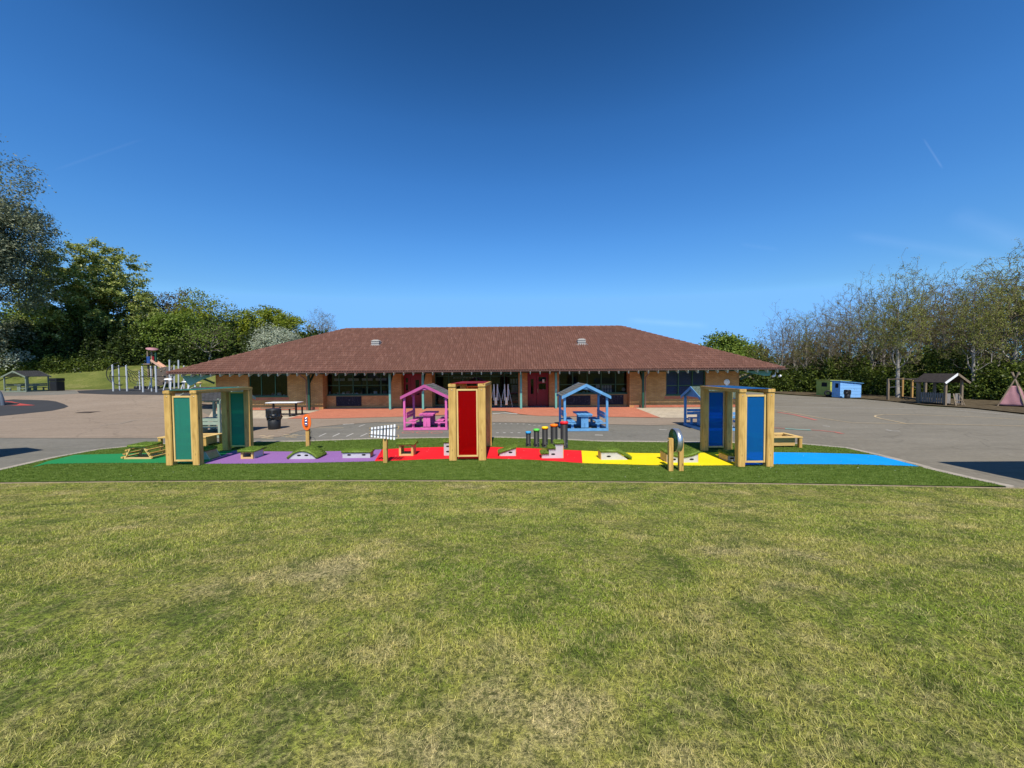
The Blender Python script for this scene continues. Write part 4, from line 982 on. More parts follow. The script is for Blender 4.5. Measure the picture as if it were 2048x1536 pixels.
# spiral wheel
a, b = at(1341, 942, .03), at(1361, 941.5, .03)
cx = (a.x+b.x)/2; hw = (b.x-a.x)/2
t = thing('spiral_wheel', 'green spiral wheel with steel rim between two timber posts', 'spiral wheel', (cx, a.y, .03)); 
for s_ in (-1, 1): MB().box(s_*hw-.052, s_*hw+.052, -.04, .06, 0, .77).build('post', K['wood'], t, bevel=.006)
wc = Vector((0, .01, .72)); WM = Matrix.Rotation(R(90), 4, 'Y'); rw = .275; tw = hw-.06
MB().lathe([(rw-.012, -tw), (rw, -tw), (rw, tw), (rw-.012, tw)], 48, wc, WM).build('rim', K['metal'], t)
MB().lathe([(0, -tw+.015), (rw-.013, -tw+.015), (rw-.013, tw-.015), (0, tw-.015)], 48, wc, WM).build('disc', paint('disc_green', (.02, .075, .03), .35, .1, 3), t)
m_ = MB(); pts = [wc + Vector((-tw+.012, math.cos(a_)*(.03+.0062*a_*1.05), math.sin(a_)*(.03+.0062*a_*1.05))) for a_ in np.linspace(0, 36, 150)]
m_.tube(pts, .0075, 6); m_.build('spiral_track', paint('spiral_green', (.12, .26, .10), .4, .1, 3), t)
MB().tube([(-hw-.07, .01, .72), (hw+.07, .01, .72)], .016, 10).build('axle', K['metal'], t)

# ------------------------------------------------------------ timber trough tables
def trough(label, X0, X1, Y0, Y1, H):
    cx, cy = (X0+X1)/2, (Y0+Y1)/2; w_, d_ = (X1-X0)/2, (Y1-Y0)/2; t = thing('trough_table', label, 'trough table', (cx, cy, .03), 0, 'low timber trough tables at the ends of the turf')
    for sx in (-1, 1):
        for sy in (-1, 1): MB().box(sx*(w_-.05)-.045, sx*(w_-.05)+.045, sy*(d_-.06)-.045, sy*(d_-.06)+.045, 0, H-.035).build('leg', K['wood'], t, bevel=.005)
    m_ = MB(); m_.box(-w_, w_, -d_, -d_+.14, H-.034, H); m_.box(-w_, w_, d_-.14, d_, H-.034, H); m_.box(-w_, -w_+.14, -d_+.141, d_-.141, H-.034, H); m_.box(w_-.14, w_, -d_+.141, d_-.141, H-.034, H); m_.build('top_frame', K['battenx'], t, bevel=.003)
    m_ = MB()
    for k in range(2): m_.box(-w_+.22, w_-.17, -d_+.12, -d_+.145, .05+k*(H-.1)/2, .045+(k+1)*(H-.1)/2)
    m_.box(-w_+.22, w_-.17, d_-.145, d_-.12, .05, H-.04); m_.box(-w_+.2, -w_+.22, -d_+.12, d_-.12, .05, H-.04); m_.box(w_-.17, w_-.15, -d_+.12, d_-.12, .05, H-.04); m_.build('box_side', K['woodx'], t)
    MB().box(-w_+.22, w_-.17, -d_+.146, d_-.146, .06, .08).build('tray', K['earth'], t)
q = at(1598, 898); trough('low timber trough table right of the blue play arch', q.x-1.35, q.x+.1, q.y-.02, q.y+.78, .34)
q = at(317, 898); trough('low timber trough table behind the green play arch', q.x-.05, q.x+1.5, q.y+.02, q.y+.8, .34)

K['sage_dull'] = paint('dull_sage_paint', (.19, .225, .165), .7, .2, 4)
# ------------------------------------------------------------ canopied picnic shelters
def shelter(name, label, loc, rz, body, roofm, W=1.72, D=1.50, ze=1.40, zr=1.88, group='small canopied picnic shelters', trim=None, solid_gable=False, back=True):
    t = thing(name, label, 'picnic shelter', loc, rz, group); b_ = K[body]; tr_ = trim or b_; w_, d_ = W/2, D/2; s = .085
    for sx in (-1, 1):
        for sy in (-1, 1): MB().box(sx*w_-s/2, sx*w_+s/2, sy*d_-s/2, sy*d_+s/2, .095, ze+.04).build('post', b_, t, bevel=.006)
    m_ = MB()
    for sy in (-1, 1): m_.box(-w_-.05, w_+.05, sy*d_-.045, sy*d_+.045, .0, .094)
    for sx in (-1, 1): m_.box(sx*w_-.045, sx*w_+.045, -d_+.046, d_-.046, 0, .094)
    m_.build('base_frame', b_, t)
    oh = .13; zs = (zr-ze)/(w_+oh); yf = d_+.12
    for sx in (-1, 1):
        m_ = MB(); n = 9                                       # lapped shingle courses
        for k in range(n):
            xa, xb = (w_+oh)*(1-k/n), (w_+oh)*(1-(k+1)/n); za, zb_ = ze-.05+(w_+oh-xa)*zs, ze-.05+(w_+oh-xb)*zs
            vs = [(sx*xa, y, za+.034) for y in (-yf, yf)]+[(sx*xb, y, zb_+.024) for y in (-yf, yf)]+[(sx*xa, y, za+.018) for y in (-yf, yf)]+[(sx*xb, y, zb_+.008) for y in (-yf, yf)]
            m_.add(vs, [(0, 1, 3, 2), (4, 6, 7, 5), (0, 4, 5, 1), (0, 2, 6, 4), (1, 5, 7, 3), (2, 3, 7, 6)])
        m_.build('roof_slope', K[roofm], t)
        m_ = MB(); m_.add([(sx*(w_+oh-.02), -yf+.03, ze-.052), (sx*(w_+oh-.02), yf-.03, ze-.052), (0, yf-.03, zr-.062), (0, -yf+.03, zr-.062), (sx*(w_+oh-.02), -yf+.03, ze-.034), (sx*(w_+oh-.02), yf-.03, ze-.034), (0, yf-.03, zr-.044), (0, -yf+.03, zr-.044)], [(0, 1, 2, 3), (7, 6, 5, 4), (0, 4, 5, 1), (1, 5, 6, 2), (2, 6, 7, 3), (3, 7, 4, 0)]); m_.build('roof_boarding', b_, t)
        for sy in (-1, 1):
            m_ = MB(); y = sy*(yf-.0); th = .022*sy
            m_.add([(sx*(w_+oh), y, ze-.14), (sx*(w_+oh), y, ze-.02), (0, y, zr-.02), (0, y, zr-.145), (sx*(w_+oh), y+th, ze-.14), (sx*(w_+oh), y+th, ze-.02), (0, y+th, zr-.02), (0, y+th, zr-.145)], [(0, 1, 2, 3), (7, 6, 5, 4), (0, 4, 5, 1), (1, 5, 6, 2), (2, 6, 7, 3), (3, 7, 4, 0)])
            m_.build('barge_board', tr_, t)
    for sy in (-1, 1):
        m_ = MB(); 
        if solid_gable: m_.prism([(-w_-oh+.05, ze-.03), (w_+oh-.05, ze-.03), (0, zr-.08)], sy*(d_)-.02, sy*(d_)+.02)
        else: m_.prism([(-.3, zr-.24), (.3, zr-.24), (0, zr-.05)], sy*(yf-.03)-.01, sy*(yf-.03)+.01)
        m_.build('gable_board', b_, t)
    # table on two pedestals
    m_ = MB()
    for k in range(4): m_.box(-.30+k*.152, -.30+k*.152+.145, -d_+.12, d_-.12, .60, .635)
    m_.box(-.28, .28, -d_+.14, -d_+.19, .55, .599); m_.box(-.28, .28, d_-.19, d_-.14, .55, .599); m_.build('table_top', b_, t, bevel=.004)
    for sy in (-1, 1):
        y = sy*(d_-.24); m_ = MB(); m_.box(-.145, -.005, y-.03, y+.03, .096, .549); m_.box(.005, .145, y-.03, y+.03, .096, .549); m_.box(-.12, .12, y-.025, y+.025, .3, .42); m_.build('leg', b_, t)
    MB().bar((0, -d_+.30, .2), (0, .15, .58), .06, .06).build('brace', b_, t)
    for sx in (-1, 1):
        bn = MB()
        for k in range(2): bn.box(sx*(w_-.36)-.07+k*.15*sx*1, sx*(w_-.36)+.07+k*.15*sx*1, -d_+.05, d_-.05, .34, .372)
        st = bn.build('bench_seat', b_, t, bevel=.004)
        for sy in (-1, 1): MB().box(sx*(w_-.32)-.05, sx*(w_-.32)+.05, sy*(d_-.12)-.03, sy*(d_-.12)+.03, .096, .339).build('bench_leg', b_, t)
        if back:
            m_ = MB()
            for z in (.47, .60): m_.box(sx*(w_-.06)-.014, sx*(w_-.06)+.014, -d_+.05, d_-.05, z, z+.11)
            m_.build('backrest', b_, t)
    for sy in (-1, 1):
        for sx in (-1, 1): MB().box(min(sx*(w_-.043), sx*.38), max(sx*(w_-.043), sx*.38), sy*d_-.02, sy*d_+.02, .275, .33).build('bench_rail', b_, t)
    return t
q = at(851, 861); shelter('picnic_shelter', 'pink canopied picnic shelter left of the red play arch', (q.x, q.y+.78, .02), 0, 'pink', 'shingle', W=1.70, D=1.5, trim=K['pink_roof_trim'])
q = at(1172, 863); shelter('picnic_shelter', 'sky blue canopied picnic shelter behind the drum tubes', (q.x+.0, q.y+.78, .02), 0, 'blue', 'shingle', W=1.66, D=1.5)
q = at(1384, 857); shelter('picnic_shelter', 'blue canopied picnic shelter mostly hidden behind the blue play arch', (8.08, 15.6, .02), R(90), 'blue', 'shingle_green', W=1.5, D=1.42, ze=1.30, zr=1.72, solid_gable=True)
shelter('picnic_shelter', 'pale green picnic shelter with dark roof seen through the green play arch', (-11.55, 15.0, .02), R(90), 'sage', 'shingle_dark', W=1.7, D=1.5, solid_gable=False)
q = atg(55, 784.5); shelter('picnic_shelter', 'pale green picnic shelter by the grass bank at the far left', (q.x-.95, q.y+.75, q.z+.03), 0, 'sage_dull', 'shingle_dark', W=1.85, D=1.6, ze=1.35, zr=1.86)
print('farleft shelter', q)
shelter('picnic_shelter', 'unseen picnic shelter added outside the left edge to cast the dark shadow', (-16.0, 9.75, .02), 0, 'sage', 'shingle', W=2.0, D=2.0, ze=1.75, zr=2.35)  # unseen shelter, added to throw the shadow at the left edge
# unseen canopy added beyond the right edge to cast its shadow
t = thing('shadow_canopy', 'unseen flat timber canopy added outside the right edge to cast the dark shadow', 'canopy', (12.6, 6.55, 0))
for sx in (-1, 1):
    for sy in (-1, 1): MB().box(sx*1.6-.06, sx*1.6+.06, sy*1.15-.06, sy*1.15+.06, 0, 2.35).build('post', K['wood'], t)
MB().box(-1.8, 1.8, -1.4, 1.4, 2.351, 2.45).build('roof', K['oldwood_shaded'], t)

# ------------------------------------------------------------ bins and benches
def bin_(label, loc, s=1.0, bag=False, sq=False):
    t = thing('litter_bin', label, 'bin', loc, 0, None, s)
    if sq:
        MB().box(-.28, .28, -.28, .28, 0, .75).build('bin_body', K['black'], t, bevel=.02); MB().box(-.3, .3, -.3, .3, .76, 1.0).build('lid', K['black'], t, bevel=.03)
        MB().box(-.18, .18, -.31, -.301, .82, .93).build('opening', K['hole'], t); return t
    MB().lathe([(0, 0), (.235, 0), (.245, .02), (.27, .62), (0, .62)], 28).build('bin_body', K['charcoal'], t)
    hoodm = MB(); 
    hoodm.lathe([(.285, .60), (.29, .64), (.29, .86), (.27, .905), (.22, .925), (0, .93)], 28); hoodm.build('hood', K['charcoal'], t)
    for an in (-58, -10, 40): 
        A = Matrix.Rotation(R(an), 4, 'Z'); vs = [A @ Vector(v) for v in ((-.085, -.293, .70), (.085, -.293, .70), (.085, -.293, .86), (-.085, -.293, .86))]
        MB().add(vs, [(0, 1, 2, 3)]).build('opening', K['hole'], t)  # dark flat patch in place of the shade inside the bin mouth
    if bag:
        rq = random.Random(2); n = 40; prof = []; m_ = MB(); rows = [(.285, .70), (.31, .66), (.30, .60), (.315, .55), (.285, .49), (.275, .44)]
        vs = []
        for j, (r_, z) in enumerate(rows):
            for k in range(n):
                a_ = 2*math.pi*k/n; rr_ = r_+.016*math.sin(7*a_+j*1.3)+rq.uniform(-.008, .008); zz = z+.03*math.sin(3*a_+j)*(j > 0)+rq.uniform(-.01, .01); vs.append((rr_*math.cos(a_), rr_*math.sin(a_), zz))
        m_.add(vs, [(i*n+k, i*n+(k+1) % n, (i+1)*n+(k+1) % n, (i+1)*n+k) for i in range(len(rows)-1) for k in range(n)], False)
        m_.build('bin_liner', paint('black_liner', (.012, .012, .013), .18, .2, 5, spec=.6), t)
    return t
q = at(541, 860.5); bin_('black domed litter bin with a black bag by the picnic bench', (q.x, q.y+.27, .01), .95, True)
q = atg(98, 783.5); bin_('black square bin beside the far left picnic shelter', (q.x-.55, q.y+1.1, q.z+.02), 1.15, sq=True)
q = at(1700, 797.5); bin_('black litter bin in front of the blue playhouse', (q.x, q.y+.25, .01), .75, True)
t = thing('tyre', 'dark tyre leaning against the olive playhouse', 'tyre', (at(1656, 793).x, at(1656, 793).y, .28)); t.rotation_euler = (R(80), 0, R(-35))
t2 = MB(); pts = [(.2*math.cos(a_), .2*math.sin(a_), 0) for a_ in np.linspace(0, 2*math.pi, 21)]; t2.tube(pts, .075, 8, caps=False); t2.build('tyre_body', K['charcoal'], t)
def pbench(label, loc, W=1.6, rz=0, topm='white', legm='black', D=.75, seatm='oldwood_shaded'):
    t = thing('picnic_bench', label, 'picnic bench', loc, rz); w_ = W/2
    MB().box(-w_, w_, -.34, .34, .70, .74).build('table_top', K[topm], t, bevel=.01)
    for sy in (-1, 1): MB().box(-w_, w_, sy*.62-.13, sy*.62+.13, .42, .46).build('seat', K[seatm], t, bevel=.008)
    for sx in (-1, 1):
        m_ = MB(); x = sx*(w_-.25); m_.box(x-.035, x+.035, -.05, .05, .03, .699); m_.box(x-.03, x+.03, -.66, .66, .0, .05)
        for sy in (-1, 1): m_.box(x-.03, x+.03, sy*.62-.04, sy*.62+.04, .051, .419)
        m_.build('leg', K[legm], t)
    return t
q = at(558, 834); pbench('white topped picnic bench against the left brick bay', (q.x, q.y+.55, .03), 1.75)
# gold coloured bench far behind the green arch
q = at(404, 817.5); t = thing('garden_bench', 'yellowish slatted bench seen through the green play arch', 'bench', (q.x, q.y+.3, .02))
MB().box(-.8, .8, -.22, .22, .40, .44).build('seat', K['wood'], t)
m_ = MB(); [m_.box(-.78+k*.12, -.72+k*.12, .2, .23, .45, .85) for k in range(13)]; m_.build('backrest', K['wood'], t)
for sx in (-1, 1): MB().tube([(sx*.6, -.2, 0), (sx*.62, -.05, .25), (sx*.55, .0, .4)], .025, 8).build('leg', K['metal'], t)

# ------------------------------------------------------------ right hand play things
def cabin(label, X, Y, W, D, h0, h1, bodyc, frontc=None, glow=None):
    t = thing('playhouse', label, 'playhouse', (X, Y, 0)); b_ = bodyc
    m_ = MB()
    def wallp(poly, y0, y1): m_.prism(poly, y0, y1)
    wallp([(0, .03), (W, .03), (W, h1), (0, h0)], 0, .03); wallp([(0, .03), (W, .03), (W, h1), (0, h0)], D-.03, D)
    wa, wb = D*.22, D*.62; m_.box(0, .03, .031, wa, .03, h0); m_.box(0, .03, wb, D-.031, .03, h0); m_.box(0, .03, wa, wb, .03, h0-.55); m_.box(0, .03, wa, wb, h0-.18, h0); m_.box(W-.03, W, .031, D-.031, .03, h1)
    m_.build('wall', b_, t)
    MB().box(.005, .025, wa+.01, wb-.01, h0-.54, h0-.19).build('window', K['hole'], t)  # dark panel, shade behind the window put into its colour
    m_ = MB(); m_.add([(-.08, -.1, h0+.01), (W+.12, -.1, h1+.0), (W+.12, D+.1, h1), (-.08, D+.1, h0+.01), (-.08, -.1, h0+.05), (W+.12, -.1, h1+.04), (W+.12, D+.1, h1+.04), (-.08, D+.1, h0+.05)], [(0, 3, 2, 1), (4, 5, 6, 7), (0, 1, 5, 4), (1, 2, 6, 5), (2, 3, 7, 6), (3, 0, 4, 7)]); m_.build('roof', frontc or b_, t)
    return t
def cladding(name, c):
    m = NT(name); v = m.pos(); wv = m.n('TexWave'); wv.bands_direction = 'Z'; wv.inputs['Scale'].default_value = 2.6; m.l(v, wv.inputs['Vector'])
    n = m.noise(v, 5, 5, .7); col = m.mix(m.ramp(n, [(.55, (0, 0, 0)), (.66, (.7, .7, .7))]), c, dim(c, .45)); m.col(col); m.bump(wv.outputs['Fac'], .6, .02); return m.fin(.6, .3)
a, b = at(1680, 796), at(1722, 797.5); cabin('light blue boarded playhouse at the far side of the court', a.x, a.y, atY(1722, 797, a.y).x-a.x, .8, atY(1680, 762.5, a.y).z, atY(1722, 767, a.y).z, cladding('blue_cladding', (.20, .43, .78)), K['blue'])
a = at(1660, 793); cabin('olive green playhouse behind the light blue one', a.x, a.y, 1.6, 1.5, atY(1660, 761, a.y).z, atY(1660, 762, a.y).z, cladding('olive_cladding', (.42, .46, .10)))
# pitched playhouse with picket rails
a, b = at(1889, 811), at(1931, 811.5); Yp = a.y
shp = thing('playhouse', 'open timber playhouse with dark pitched roof and grey picket rails', 'playhouse', ((a.x+b.x)/2, Yp+.75, 0)); w_ = (b.x-a.x)/2; d_ = .78
for sx in (-1, 1):
    for sy in (-1, 1): MB().box(sx*w_-.055, sx*w_+.055, sy*d_-.055, sy*d_+.055, 0, 1.62).build('post', K['oldwood_shaded'], shp)
zr = atY(1913, 747, Yp).z; zeh = 1.42
for sx in (-1, 1):
    m_ = MB(); m_.add([(sx*(w_+.25), -d_-.2, zeh), (sx*(w_+.25), d_+.2, zeh), (0, d_+.2, zr-.04), (0, -d_-.2, zr-.04), (sx*(w_+.25), -d_-.2, zeh+.04), (sx*(w_+.25), d_+.2, zeh+.04), (0, d_+.2, zr), (0, -d_-.2, zr)], [(0, 1, 2, 3), (7, 6, 5, 4), (0, 4, 5, 1), (1, 5, 6, 2), (2, 6, 7, 3), (3, 7, 4, 0)])
    m_.build('roof_slope', paint('brown_felt', (.038, .03, .027), .9, .5, 9), shp)
    m_ = MB(); m_.bar((sx*(w_+.27), -d_-.225, zeh+.0), (0, -d_-.225, zr-.03), .03, .12, (0, 0, 1)); m_.build('barge_board', K['paper'] if sx < 0 else K['oldwood_shaded'], shp)
K['fence_grey_shaded'] = paint('grey_pickets_shaded', (.22, .20, .185), .8, .3, 6)  # picket grey lowered to paint in the tree shade
m_ = MB()
for k in range(11): y = -d_+.1+k*.14; m_.box(-w_-.01, -w_+.01, y, y+.09, .14, .78)
for y in (-d_+.04,): pass
m_.box(-w_+.011, -w_+.03, -d_+.06, d_-.06, .25, .31); m_.box(-w_+.011, -w_+.03, -d_+.06, d_-.06, .62, .68); m_.build('picket_rail', K['fence_grey_shaded'], shp)
m_ = MB()
for k in list(range(3))+list(range(7, 11)): x = -w_+.1+k*(2*w_-.2)/11; m_.box(x, x+.075, -d_-.01, -d_+.01, .14, .76)
m_.build('picket_rail', K['fence_grey_shaded'], shp)
m_ = MB(); xr = .12
m_.bar((-.28+xr, -d_-.3, .0), (-.18+xr, -d_-.05, .75), .06, .04); m_.bar((.28+xr, -d_-.3, .0), (.18+xr, -d_-.05, .75), .06, .04); m_.bar((-.26+xr, -d_-.26, .12), (.26+xr, -d_-.26, .12), .06, .04); m_.bar((-.23+xr, -d_-.2, .34), (.23+xr, -d_-.2, .34), .06, .04); m_.build('steps', K['oldwood_shaded'], shp)
MB().box(-w_+.06, w_-.06, -d_+.06, d_-.06, .1, .14).build('deck', K['oldwood_shaded'], shp)
# timber climbing frame
t = thing('climbing_posts', 'timber post climbing frame left of the pitched playhouse', 'climbing frame', (0, 0, 0))
cf = [(1775.6, 800, 757.5, 'oldwood_shaded'), (1804, 797.5, 756, 'tornwood'), (1823.5, 797, 758, 'tornwood'), (1835, 803.5, 756, 'oldwood_shaded'), (1850, 801, 757, 'oldwood_shaded')]
tops = []
for px, pb, pt, mt_ in cf:
    q = at(px, pb); zt_ = atY(px, pt, q.y).z; tops.append(Vector((q.x, q.y, zt_))); MB().box(q.x-.06, q.x+.06, q.y-.06, q.y+.06, 0, zt_).build('post', K[mt_], t)
for i, j in ((0, 1), (0, 3), (1, 2), (3, 4), (2, 4)):
    MB().bar(tops[i]-Vector((0, 0, .05)), tops[j]-Vector((0, 0, .05)), .05, .07).build('rail', K['oldwood_shaded'], t)
for i, j in ((0, 1), (2, 3)): MB().tube([Vector((tops[i].x, tops[i].y, .95)), Vector((tops[j].x, tops[j].y, .95))], .022, 6).build('bar', K['metal'], t)
MB().bar(Vector((tops[1].x, tops[1].y, .12)), Vector((tops[3].x, tops[3].y-.3, .16)), .1, .12).build('balance_beam', K['bark'], t)
# tipi
q = at(2026, 815); t = thing('tipi', 'faded pink cloth tipi on crossed timber poles at the right edge', 'tipi', (q.x+.85, q.y+.6, 0)); Ht = 1.45; s_ = .50; ap = Vector((-.0, 0, 1.66)); t.rotation_euler.z = R(25)
cor = [Vector((s_*sx, s_*sy, .1)) for sx, sy in ((-1, -1), (1, -1), (1, 1), (-1, 1))]
for c_ in cor:
    MB().tube([Vector((c_.x*1.05, c_.y*1.05, 0)), ap, ap+(ap-Vector((c_.x, c_.y, 0)))*.26], [.04, .035, .03], 8).build('pole', K['oldwood_shaded'], t)
rq = np.random.default_rng(4); n = 14
for k in range(4):
    a, b = cor[k], cor[(k+1) % 4]; V = []; Q = []
    for j in range(n+1):
        f = j/n*.74
        for i in range(n+1):
            p = a.lerp(b, i/n).lerp(ap, f); nrm = Vector(((a+b).x, (a+b).y, 0)).normalized()
            sag = -.05*math.sin(math.pi*i/n)*(1-f)+.010*math.sin(i*.8+j*.35)+.012*math.sin(j*.7-i*.5+k)
            V.append(tuple(p+nrm*sag+Vector((0, 0, -.04*math.sin(math.pi*i/n)*(j == 0)))))
    for j in range(n):
        for i in range(n): Q.append((j*(n+1)+i, j*(n+1)+i+1, (j+1)*(n+1)+i+1, (j+1)*(n+1)+i))
    m_ = MB(); m_.add(V, Q, True); o = m_.build('cloth_panel', paint('faded_pink_cloth', (.40, .20, .22), .8, .2, 2) if 'pinkc' not in K else K['pinkc'], t); K['pinkc'] = o.data.materials[0]
    so = o.modifiers.new('s', 'SOLIDIFY'); so.thickness = .01
# far gazebo seen past the right corner of the school
q = at(1496, 782); t = shelter('picnic_shelter', 'small dark roofed shelter beyond the right corner of the school', (q.x, q.y+1.5, .0), 0, 'oldwood_shaded', 'shingle_dark', W=1.9, D=1.6, ze=1.35, zr=1.9)

# ------------------------------------------------------------ left hand play equipment
def pole(par, px, pb, pt, r=.055, name='pole', mat='silver', off=0):
    q = atg(px, pb); z = atY(px, pt, q.y).z; MB().tube([q, (q.x+off, q.y, z)], r, 10).build(name, K[mat], par)
    MB().lathe([(r+.002, 0), (r+.01, .0), (r+.006, .05), (0, .06)], 10, (q.x+off, q.y, z-.02)).build('pole_cap', K['metal'], par); return Vector((q.x+off, q.y, z))
def hexplat(par, c, z, r): 
    MB().lathe([(0, z-.03), (r, z-.03), (r, z+.02), (0, z+.02)], 6, (c.x, c.y, 0)).build('platform', K['charcoal'], par)
t = thing('climbing_unit', 'silver pole climbing unit with black spiral loops, left of the net', 'climbing unit')
A = [pole(t, 227, 783, 730.5, .065), pole(t, 239.5, 782, 732, .05), pole(t, 254.5, 783, 731.5, .065)]
c = (A[0]+A[2])/2; zz = atY(240, 752.5, c.y).z; MB().box(A[0].x, A[2].x, c.y-.3, c.y+.3, zz-.03, zz+.02).build('platform', K['charcoal'], t)
for z_ in (A[0].z-.12,): MB().tube([(A[0].x, A[0].y, z_), (A[2].x, A[2].y, z_)], .022, 8).build('top_bar', K['charcoal'], t)
for dz, rad, ex in ((0, 1.0, 1.0), (-.22, .8, .75)):
    pts = [(A[0].x+.5-ex*math.sin(a_)*1.15, A[0].y+.1, zz+.2+dz+(rad*math.cos(a_))*.95) for a_ in np.linspace(.0, math.pi*1.05, 22)]
    MB().tube(pts, .032, 8).build('loop', K['charcoal'], t)
t2 = thing('climbing_unit', 'silver pole climbing unit right of the net, below the slide tower', 'climbing unit')
B = [pole(t2, 286.5, 785, 733.5, .065), pole(t2, 303.5, 783.5, 733, .05), pole(t2, 313, 785, 733, .065)]
zz = atY(300, 752.8, B[0].y).z; MB().box(B[0].x, B[2].x, B[0].y-.1, B[0].y+.5, zz-.03, zz+.02).build('platform', K['charcoal'], t2)
MB().tube([(B[0].x, B[0].y, B[0].z-.1), (B[2].x, B[2].y, B[2].z-.1)], .02, 8).build('top_bar', K['charcoal'], t2)
MB().tube([atg(297, 779)+Vector((0, 0, .02)), atg(297, 779)+Vector((.35, 0, .75))], .05, 8).build('leaning_pole', K['silver'], t2)
net = thing('climbing_net', 'dark rope net hung between the two silver pole units', 'climbing net'); m_ = MB()
na, nb = A[2]+Vector((0, 0, -.15)), B[0]+Vector((0, 0, -.15))
for k in range(9):
    f0 = k/8; m_.tube([na.lerp(nb, f0)+Vector((0, .0, -.3*math.sin(math.pi*f0))), Vector((na.lerp(nb, f0).x, na.y+.3, zz-.5+.2*math.sin(3*f0)))], .018, 5)
for j in range(5):
    m_.tube([na.lerp(nb, k/8)+Vector((0, .07*j, -.3*math.sin(math.pi*k/8)-.28*j)) for k in range(9)], .018, 5)
m_.build('net', K['charcoal'], net); pole(net, 280, 780, 742, .055)
mound = [atg(268, 779), atg(262, 779.5), atg(276, 779.5)]
t = thing('spring_toy', 'low grey moulded play seats behind the silver poles', 'play seat')
for px in (250, 262, 275, 290): 
    q = atg(px, 779.5); MB().lathe([(0, 0), (.2, 0), (.26, .15), (.2, .3), (0, .33)], 8, q+Vector((0, 1.2, 0))).build('seat', K['black'] if px % 4 else K['sage'], t)
    MB().tube([q+Vector((0, 1.2, .3)), q+Vector((.05, 1.2, .75))], .03, 6).build('stem', K['sage'], t)
# slide tower
YT = 42.0; t = thing('slide_tower', 'slide tower with pink disc roof and blue panel above the dark climbing wall', 'slide tower')
zg = gz(-39, YT)
for px, pt, mt_ in ((295.5, 702, 'oldwood_shaded'), (303.5, 701, 'oldwood_shaded'), (311.5, 705, 'dkgreen')):
    v0 = atY(px, pt, YT); MB().box(v0.x-.07, v0.x+.07, YT-.07, YT+.07, zg-.8, v0.z).build('post', K[mt_], t)
c0 = atY(304, 698, YT); MB().lathe([(0, -.03), (.52, -.03), (.52, .03), (0, .07)], 20, c0, Matrix.Rotation(R(12), 4, 'X') @ Matrix.Rotation(R(14), 4, 'Y')).build('disc_roof', K['cap_pinkroof'] if 'cap_pinkroof' in K else K['pinkc'], t)
v0, v1 = atY(295, 713, YT), atY(302, 727, YT); MB().box(v0.x, v1.x, YT-.12, YT-.07, v1.z, v0.z).build('blue_panel', paint('navy_panel', (.02, .07, .25), .5), t)
v0, v1 = atY(305.5, 713, YT), atY(309.5, 721, YT); MB().box(v0.x, v1.x, YT-.1, YT-.05, v1.z, v0.z).build('red_panel', K['reddoor'], t)
v0, v1 = atY(293, 727, YT), atY(306, 728.5, YT); MB().box(v0.x, v1.x, YT-.4, YT+.5, v1.z-.05, v0.z).build('platform', K['oldwood_shaded'], t)
s0, s1 = atY(306, 722, YT), atY(328, 737, YT-.5); m_ = MB(); m_.bar(s0, s1, .5, .06); 
for sy in (-.27, .27): m_.bar(s0+Vector((0, sy, .1)), s1+Vector((0, sy, .1)), .05, .22)
m_.build('slide', paint('faded_slide', (.62, .38, .27), .5), t)
# dark climbing wall with holds
t = thing('climbing_wall', 'dark sloping climbing wall with round pale holds', 'climbing wall')
YW_ = 39.0; pl_ = [atY(313, 738, YW_), atY(329, 733.5, YW_), atY(345, 733.5, YW_), atY(349, 745, YW_), atY(346, 764, YW_-.6), atY(318, 772, YW_-.9), atY(313, 768, YW_-.9)]
m_ = MB(); n = len(pl_); m_.add([tuple(v) for v in pl_]+[(v.x, v.y+.15, v.z) for v in pl_], [tuple(range(n)), tuple(reversed(range(n, 2*n)))]+[(i, i+n, (i+1) % n+n, (i+1) % n) for i in range(n)]); m_.build('wall_panel', paint('wall_brown', (.075, .062, .05), .8, .3), t)
for px, py in ((322, 742), (329, 739), (337, 744), (343, 737), (326, 752), (335, 756), (342, 750), (325, 763), (333, 766)):
    MB().lathe([(0, -.1), (.08, -.05), (.08, .05), (0, .1)], 8, atY(px, py, YW_-.9)).build('hold', K['oldwood_shaded'], t)
t = thing('climbing_unit', 'group of tall silver poles rising behind the roof corner at left', 'climbing unit')
for px, pb, pt in ((339, 768, 719.5), (357, 768, 720), (348.5, 770, 730), (368, 770, 731)): 
    q = atY(px, pb, 37.5); q2 = atY(px, pt, 37.5); MB().tube([Vector((q.x, q.y, gz(q.x, q.y))), q2], .065, 8).build('pole', K['silver'], t)
v0, v1 = atY(339, 724, 37.5), atY(357, 724, 37.5); MB().tube([v0, v1], .03, 6).build('top_bar', K['charcoal'], t)
t = thing('balance_stools', 'low silver legged play platforms under the left roof corner', 'play platform')
for px, py, mt_ in ((337, 759, 'white'), (372, 764, 'silver'), (396, 766, 'pine'), (386, 763, 'wood')):
    q = atY(px, py, 33.5); zg = gz(q.x, q.y); MB().lathe([(0, -.05), (.30, -.05), (.32, 0), (.25, .08), (0, .1)], 14, q).build('seat', K[mt_], t)
    for dx in (-.2, .2): MB().tube([(q.x+dx*1.6, q.y-.2, zg), (q.x+dx, q.y, q.z-.05)], .05 if mt_ != 'pine' else .025, 8).build('leg', K['silver'], t)
